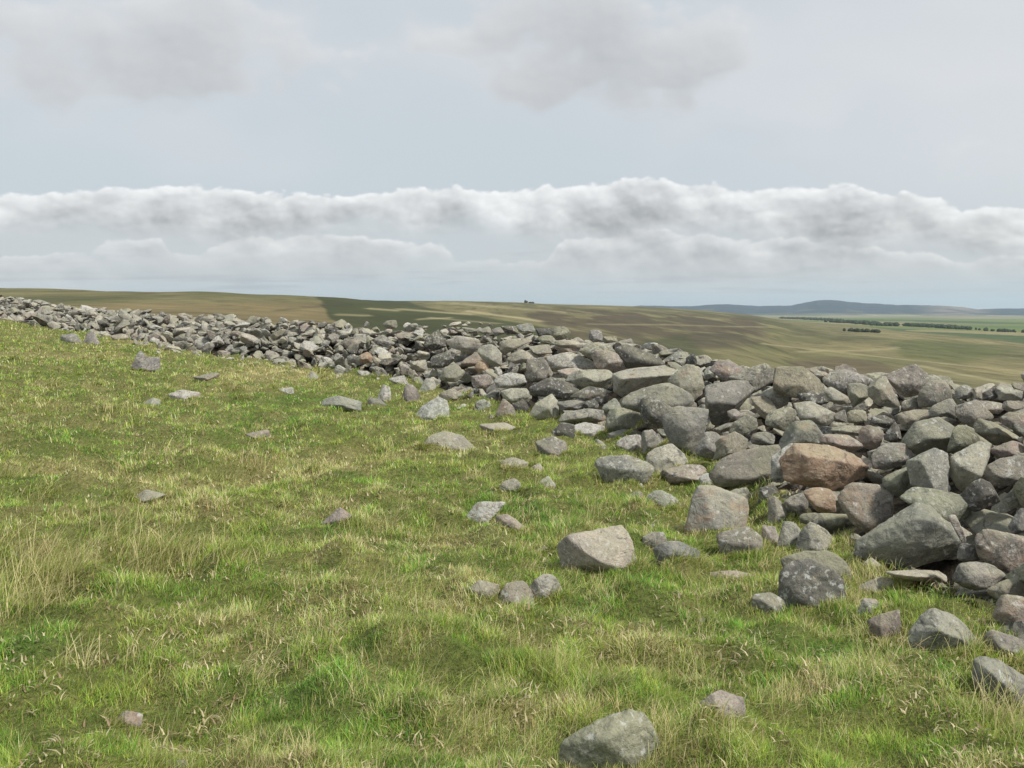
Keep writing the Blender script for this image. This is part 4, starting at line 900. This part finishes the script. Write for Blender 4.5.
# visible share of every stone (coarse depth splat), to pick which are objects of their own
C = ALL + FILL
Zb = np.full((384, 512), 1e9); Ib = np.full((384, 512), -1)
pix_l = []
for i, c in enumerate(C):
    V = c['V']
    px, py, dp = project(V); ix = (px / 2).astype(int); iy = (py / 2).astype(int)
    ok = (dp > .3) & (ix >= 0) & (ix < 512) & (iy >= 0) & (iy < 384); ix, iy, dp = ix[ok], iy[ok], dp[ok]
    for dx_ in (0, 1):
        jx = np.minimum(ix + dx_, 511); m = dp < Zb[iy, jx]; Zb[iy[m], jx[m]] = dp[m]; Ib[iy[m], jx[m]] = i
cnt = np.bincount(Ib[Ib >= 0].ravel(), minlength=len(C))
fill_ids = sorted(range(len(ALL), len(C)), key=lambda i: -cnt[i])
keep = [i for i in fill_ids[:max(0, 300 - len(ALL))] if cnt[i] > 0]
keepset = set(keep)
for i in keep:
    V = C[i]['V']; px, py, dp = project(V); C[i].update(px=float(px.mean()), py=float(py.mean()), w=float(np.ptp(px)), h=float(np.ptp(py)))
IND = list(range(len(ALL))) + keep

# ------------------------------------------------------------------ labels: each stone is found from a landmark stone
LAND = [(c['px'], c['py'], 'the ' + c['name'].split('/')[0], c['w']) for c in ALL if c['name']]
slots = set(); labels = {}
def desc(c):
    ar = c['w'] / max(c['h'], 1); shape = 'slab' if ar > 2.3 else ('long stone' if ar > 1.7 else ('upright stone' if ar < .75 else 'stone'))
    size = 'small ' if c['w'] * c['h'] < 260 else ('large ' if c['w'] * c['h'] > 1500 else '')
    return size + CNAME[c['cls']] + ' ' + shape
DIR = ['right of', 'above right of', 'directly above', 'above left of', 'left of', 'below left of', 'directly below', 'below right of']
todo = []
for i in IND:
    c = C[i]
    if c['name']: labels[i] = c['name'].replace('/', ' ')
    else:
        for (lx, ly, ref, lw) in LAND:
            dx, dy = c['px'] - lx, ly - c['py']; d = math.hypot(dx, dy)
            if d < 95: todo.append((d, i, ref, DIR[int(round(math.atan2(dy, dx) / (math.pi / 4))) % 8]))
todo.sort()
for d, i, ref, dr in todo:
    if i in labels or (ref, dr) in slots or len((desc(C[i]) + ' ' + dr + ' ' + ref).split()) > 16: continue
    slots.add((ref, dr)); labels[i] = desc(C[i]) + ' ' + dr + ' ' + ref
for i in IND:
    if i not in labels:
        c = C[i]; zone = 'far left end' if c['px'] < 130 else ('left stretch' if c['px'] < 330 else ('middle stretch' if c['px'] < 600 else 'right stretch'))
        labels[i] = 'weathered stone packed in the ' + zone + ' of the long rubble bank'
GROUPS = {'b': 'stones of the rubble bank', 't': 'stones lying loose in the turf'}
def group_of(i):
    lb = labels[i]
    if lb.startswith('weathered stone packed'): return 'packed stones of the ' + lb.split('in the ')[1].split(' of')[0]
    return GROUPS['t'] if C[i]['turf'] else GROUPS['b']
for i in IND:
    c = C[i]; V = c['V']; o_ = np.array([V[:, 0].mean(), V[:, 1].mean(), V[:, 2].min()])
    big_ = c['w'] * c['h'] > 1200
    nm = 'boulder' if big_ else 'stone'
    o = link(nm, make_stone_mesh(nm, V, c['F'], c['cls'], c['rnd'], o_), M_STONE, loc=o_)
    o['label'] = labels[i]; o['category'] = nm; o['group'] = group_of(i)
# everything smaller: one rubble mass
Vs, Fs, Cs, Ms, off = [], [], [], [], 0
for i in range(len(ALL), len(C)):
    if i in keepset: continue
    c = C[i]; rnd = c['rnd']; base_, msk = CLS[c['cls']]
    Vs.append(c['V']); Fs.append(c['F'] + off); off += len(c['V'])
    Cs.append(np.tile(np.array(base_) * 1.1 * (1 + rnd.uniform(-.16, .16)), (len(c['V']), 1))); Ms.append(np.tile(np.clip(np.array(msk) + rnd.uniform(-.18, .25, 3), 0, 1.2), (len(c['V']), 1)))
me = new_mesh('rubble', np.concatenate(Vs), np.concatenate(Fs), n=3, smooth=False, cols=np.concatenate(Cs), extra=np.concatenate(Ms))
o = link('rubble', me, M_STONE); o['kind'] = 'stuff'; o['label'] = 'mass of smaller grey rubble filling the long stone bank'; o['category'] = 'rubble'
print('STONES', len(ALL), 'fill', len(FILL), 'kept', len(keep), 'traced unseen', int((cnt[:len(ALL)] == 0).sum()))

# ------------------------------------------------------------------ grass
def blades(n, r0, r1, half, kind, rnd):
    """n blades spread evenly over log distance: returns arrays"""
    a = rnd.uniform(-half, half, n); r = np.exp(rnd.uniform(math.log(r0), math.log(r1), n))
    x = r * np.sin(a); y = r * np.cos(a)
    return x, y, r
def blade_mesh(x, y, r, H, Wd, lean, yaw, col, z=None, seg=2):
    n = len(x)
    if z is None: z, _ = surface(x, y)
    dirx, diry = np.cos(yaw), np.sin(yaw)
    px_, py_ = -diry, dirx
    sd_ = np.stack([px_ * Wd / 2, py_ * Wd / 2, np.zeros(n)], 1)
    up = np.sqrt(np.maximum(1 - .8 * np.minimum(lean, 1.05) ** 2, .03)); rows = []
    for k in range(seg):
        f = k / seg; fo = lean * H * f ** 1.9; hh = H * (up * f + (1 - up) * f * (1 - f) * .45)
        c = np.stack([x + dirx * fo, y + diry * fo, z - .01 + hh], 1); w_ = 1 - .25 * f
        rows += [c - sd_ * w_, c + sd_ * w_]
    rows.append(np.stack([x + dirx * lean * H, y + diry * lean * H, z - .01 + H * up], 1))
    m = 2 * seg + 1
    V = np.stack(rows, 1).reshape(-1, 3); i = np.arange(n) * m; L_, T_ = [], []
    for k in range(seg - 1): L_ += [i + 2 * k, i + 2 * k + 1, i + 2 * k + 3, i + 2 * k + 2]; T_.append(4)
    L_ += [i + m - 3, i + m - 2, i + m - 1]; T_.append(3)
    return V, np.stack(L_, 1).ravel(), np.tile(T_, n), np.repeat(col, m, axis=0)
def build_grass():
    rnd = np.random.default_rng(5)
    parts = []
    def add(x, y, r, H, Wd, lean, yaw, col, z=None, seg=2):
        parts.append(blade_mesh(x, y, r, H, Wd, lean, yaw, col, z, seg))
    # short turf
    n = 1300000
    x, y, r = blades(n, 1.9, 48, R(39), 't', rnd)
    cq = crest_q(x, y); d, sdn, hz, ww = cq; t = np.where(sdn < 0, 1 - d / ww, 1)
    k = (t < .03 + .07 * rnd.random(n)) & (sdn < 0); x, y, r = x[k], y[k], r[k]; n = len(x)
    z, _ = surface(x, y); s, g = turf_mix(x, y, z)
    jit = rnd.random(n)
    straw = jit < np.clip(.12 + s * .60, .03, .85)
    c = np.where(straw[:, None], np.array([.60, .53, .26]), np.array([.300, .380, .070]))
    lush = (~straw) & (rnd.random(n) < np.clip(.25 + g * .8, .06, .9)); c = np.where(lush[:, None], np.array([.155, .320, .045]), c)
    dead = rnd.random(n) < .05; c = np.where(dead[:, None], np.array([.30, .21, .13]), c)
    c = c * rnd.uniform(.60, 1.55, (n, 1)) * (1 + rnd.normal(size=(n, 3)) * .07)
    clp = n2(x, y, .20, .16, 2, 71.0); tus = np.clip(.55 + 1.7 * clp + .7 * n2(x, y, 1.6, 1.2, 2, 73.0), .42, 2.2)
    c = c * (1.06 + .36 * np.clip(n2(x, y, .13, .11, 1, 75.0) * 1.6, -1, 1))[:, None]
    H = (.012 + .040 * tus) * rnd.uniform(.5, 1.5, n) * (1 + .25 * straw) * (1 + sst(8, 30, r) * .30)
    Wd = np.maximum(.0021, .00068 * r) * rnd.uniform(.7, 1.3, n)
    yaw = R(20) + rnd.normal(size=n) * 1.3
    add(x, y, r, H, Wd, rnd.uniform(.35, 1.05, n), yaw + clp * 2.5, np.clip(c, 0, .8), z)
    # litter lying nearly flat
    n = 44000
    x, y, r = blades(n, 1.7, 22, R(41), 'l', rnd)
    d, sdn, hz, ww = crest_q(x, y); k = (1 - d / ww < .1) & (sdn < 0); x, y, r = x[k], y[k], r[k]
    pt = n2(x, y, .5, .4, 2, 81.0) + .35 * n2(x, y, 2.2, 1.6, 1, 83.); k = pt > .04; x, y, r = x[k], y[k], r[k]; n = len(x)
    c = np.where((rnd.random(n) < .7)[:, None], np.array([.62, .54, .34]), np.array([.36, .25, .16])) * rnd.uniform(.6, 1.3, (n, 1))
    z, _ = surface(x, y)
    V = blade_mesh(x, y, r, rnd.uniform(.015, .055, n), np.maximum(.0045, .001 * r) * rnd.uniform(.8, 1.9, n), rnd.uniform(.93, 1.05, n), rnd.uniform(0, 6.28, n), np.clip(c, 0, .8), z=z + rnd.uniform(.005, .035, n))
    parts.append(V)
    # tussocks of long pale grass bending with the wind
    tx, ty, tr_ = blades(3600, 2.2, 40, R(41), 'u', rnd)
    d, sdn, hz, ww = crest_q(tx, ty); tz, _ = surface(tx, ty); s, g = turf_mix(tx, ty, tz)
    k = (1 - d / ww < .02) & (sdn < 0) & (rnd.random(len(tx)) < np.clip(.22 + s * .6, .08, 1)); tx, ty, tr_ = tx[k], ty[k], tr_[k]
    fx = [(rnd.uniform(-10, 60), rnd.uniform(560, 625), 1.7) for _ in range(14)] + [(rnd.uniform(110, 200), rnd.uniform(540, 585), 1.4) for _ in range(12)] + [(135, 575, 1.5), (25, 600, 1.5), (175, 560, 1.3), (60, 590, 1.3), (660, 755, .9), (655, 740, .8), (480, 735, .9), (900, 660, 1.0), (930, 650, 1.1), (965, 660, 1.1), (985, 720, 1.2), (1005, 735, 1.2), (865, 575, .7), (255, 470, 1.2), (150, 460, 1.2), (640, 660, 1.0), (610, 640, .8), (525, 520, .9), (30, 500, 1.2), (230, 560, 1.0), (845, 640, .8), (560, 590, .8), (545, 605, .7), (600, 590, .7), (800, 620, .6), (705, 545, .7), (760, 570, .6)]
    k0 = len(tx)
    for (a, b_, sz) in fx:
        p = CAM + hit(a, b_) * ray(a, b_); tx = np.append(tx, p[0]); ty = np.append(ty, p[1]); tr_ = np.append(tr_, math.hypot(p[0], p[1]))
    szs = list(rnd.uniform(.40, 1.05, len(tx) - len(fx))) + [f[2] for f in fx]
    for t_ in ALL:            # growth round the feet of stones standing in the turf
        if not t_['turf'] or t_['py'] > 800: continue
        V_ = t_['V']; ctr_ = V_.mean(0); hw = np.ptp(V_[:, 0]) / 2; hd = np.ptp(V_[:, 1]) / 2
        for q_ in range(int(np.clip(t_['w'] / 3.2, 4, 26))):
            a = rnd.uniform(math.pi * .9, math.pi * 2.1); tx = np.append(tx, ctr_[0] + math.cos(a) * hw * 1.02); ty = np.append(ty, ctr_[1] + math.sin(a) * (hd * 1.0 + .02))
            tr_ = np.append(tr_, math.hypot(tx[-1], ty[-1])); szs.append(rnd.uniform(.25, .5) * (.9 if t_['w'] > 25 else .55))
    nb_ = 60; n = len(tx) * nb_
    size = np.repeat(np.array(szs), nb_)
    cxs = np.repeat(tx, nb_) + rnd.normal(size=n) * .055 * size; cys = np.repeat(ty, nb_) + rnd.normal(size=n) * .055 * size
    r = np.repeat(tr_, nb_); yawc = np.repeat(rnd.normal(size=len(tx)) * .5 + R(25), nb_)
    H = rnd.uniform(.06, .19, n) * size * (.8 + .4 * np.repeat(rnd.random(len(tx)), nb_))
    pb_ = rnd.random(len(tx)); pb_[k0:k0 + len(fx)] = .85; palb = np.repeat(pb_, nb_)
    c = np.where((rnd.random(n) < .12 + .75 * palb ** 1.6)[:, None], np.array([.62, .55, .28]), np.array([.31, .39, .08])) * rnd.uniform(.7, 1.25, (n, 1))
    add(cxs, cys, r, H, np.maximum(.0019, .0006 * r) * rnd.uniform(.8, 1.2, n), rnd.uniform(.35, 1.08, n), yawc + rnd.normal(size=n) * .8, np.clip(c, 0, .8), None, 4)
    offs = 0; Vv, Ll, Tt, Cc = [], [], [], []
    for V, l, t_, c in parts: Vv.append(V); Ll.append(l + offs); Tt.append(t_); Cc.append(c); offs += len(V)
    me = new_mesh('grass', np.concatenate(Vv), np.concatenate(Ll), n=np.concatenate(Tt), cols=np.concatenate(Cc), smooth=False)
    o = link('grass', me, M_GRASS); o['kind'] = 'stuff'; o['label'] = 'rough green and straw coloured upland turf in front of the rubble bank'; o['category'] = 'grass'
build_grass()

# ------------------------------------------------------------------ distant woods, skyline hump
def wood(pts, n, width, hgt, label, seed):
    rnd = np.random.default_rng(seed); U, Fc = ico(2); Vs, Fs, off = [], [], 0
    W_ = [hit_far(*p) for p in pts]
    for k in range(n):
        t = rnd.random() * (len(W_) - 1); i = int(t); f = t - i; a, b_ = W_[i], W_[i + 1]
        x = a[0] + (b_[0] - a[0]) * f + rnd.normal() * width; y = a[1] + (b_[1] - a[1]) * f + rnd.normal() * width * 2
        z = base_ground(np.array([x]), np.array([y]))[0]; h = hgt * rnd.uniform(.6, 1.25); w_ = h * rnd.uniform(.45, .8)
        V = U * (1 + .35 * RNG.random((len(U), 1))) * [w_, w_, h * .6] + [x, y, z + h * .45]
        Vs.append(V); Fs.append(Fc + off); off += len(V)
    o = link('distant_woodland', new_mesh('distant_woodland', np.concatenate(Vs), np.concatenate(Fs), n=3), M_WOOD)
    o['kind'] = 'stuff'; o['label'] = label; o['category'] = 'woodland'
wood([(786, 318.6), (812, 319.6), (834, 321.0)], 170, 30, 9, 'left end of the long conifer belt in the far valley under the blue ridge', 1)
wood([(834, 322.5), (858, 323.6), (886, 326.2)], 170, 16, 9, 'right and nearer half of the conifer belt in the far valley', 6)
wood([(912, 326.5), (935, 327.5), (963, 329.5)], 150, 12, 8, 'short dark tree belt right of the longer one in the far valley', 2)
wood([(852, 331.5), (862, 332), (871, 332.6)], 30, 6, 5, 'small dark copse below the long conifer belt', 3)
wood([(886, 324), (900, 325), (910, 326)], 14, 18, 6, 'scattered field trees between the two dark tree belts', 4)
wood([(966, 329.6), (990, 331), (1024, 332.5)], 30, 18, 6, 'thin dotted tree line at the right edge of the valley', 5)
M_DARK, nt, b = principled('dark_crag', 1.0)
g = nt.nodes.new('ShaderNodeNewGeometry'); hn = noise(nt, g.outputs['Position'], 0.6, 5, .6)
nt.links.new(mixc(nt, hn, (.04, .038, .034), (.10, .09, .08)), b.inputs['Base Color'])
def skyline_crag(px, wm, hm, label):
    py = 306.0
    for q_ in np.arange(300, 306, .1):
        x, y, z = hit_far(px, q_, 300, 5000)
        if math.hypot(x, y) < 3400: py = q_; break
    x, y, z = hit_far(px, py + .25, 300, 5000)
    rnd = np.random.default_rng(int(px)); pts = rnd.normal(size=(14, 3)); pts /= np.linalg.norm(pts, axis=1)[:, None]
    V, Fc = rock(pts * [wm / 2, wm / 2, hm * .75], 4, 14, .06, seed=px)
    o = link('rock_outcrop', new_mesh('rock_outcrop', V, Fc, n=3), M_DARK, loc=(x, y, z + hm * .25))
    o['label'] = label; o['category'] = 'rock outcrop'
skyline_crag(526, 13, 10, 'tiny dark upright block on the moor skyline at the centre')
skyline_crag(531.5, 20, 5, 'lower dark hump just right of the upright block on the skyline')

# ------------------------------------------------------------------ haze
HZ = 17500.0
hv = np.array([(sx * HZ, sy * HZ, z) for z in (-170.0, 190.0) for sy in (-1, 1) for sx in (-1, 1)])
hf = [(0, 2, 3, 1), (4, 5, 7, 6), (0, 1, 5, 4), (2, 6, 7, 3), (0, 4, 6, 2), (1, 3, 7, 5)]
hm_ = bpy.data.materials.new('thin_air_haze'); hm_.use_nodes = True; nt = hm_.node_tree; nt.nodes.clear()
pv = nt.nodes.new('ShaderNodeVolumePrincipled'); mo = nt.nodes.new('ShaderNodeOutputMaterial')
pv.inputs['Color'].default_value = (.68, .84, .98, 1); pv.inputs['Density'].default_value = 4.0e-5; pv.inputs['Anisotropy'].default_value = 0.2
nt.links.new(pv.outputs[0], mo.inputs['Volume'])
o = link('haze', new_mesh('haze', hv, np.array(hf).ravel(), n=4, smooth=False), hm_); o['kind'] = 'stuff'
o['label'] = 'thin pale blue haze over the valley and far hills'; o['category'] = 'haze'
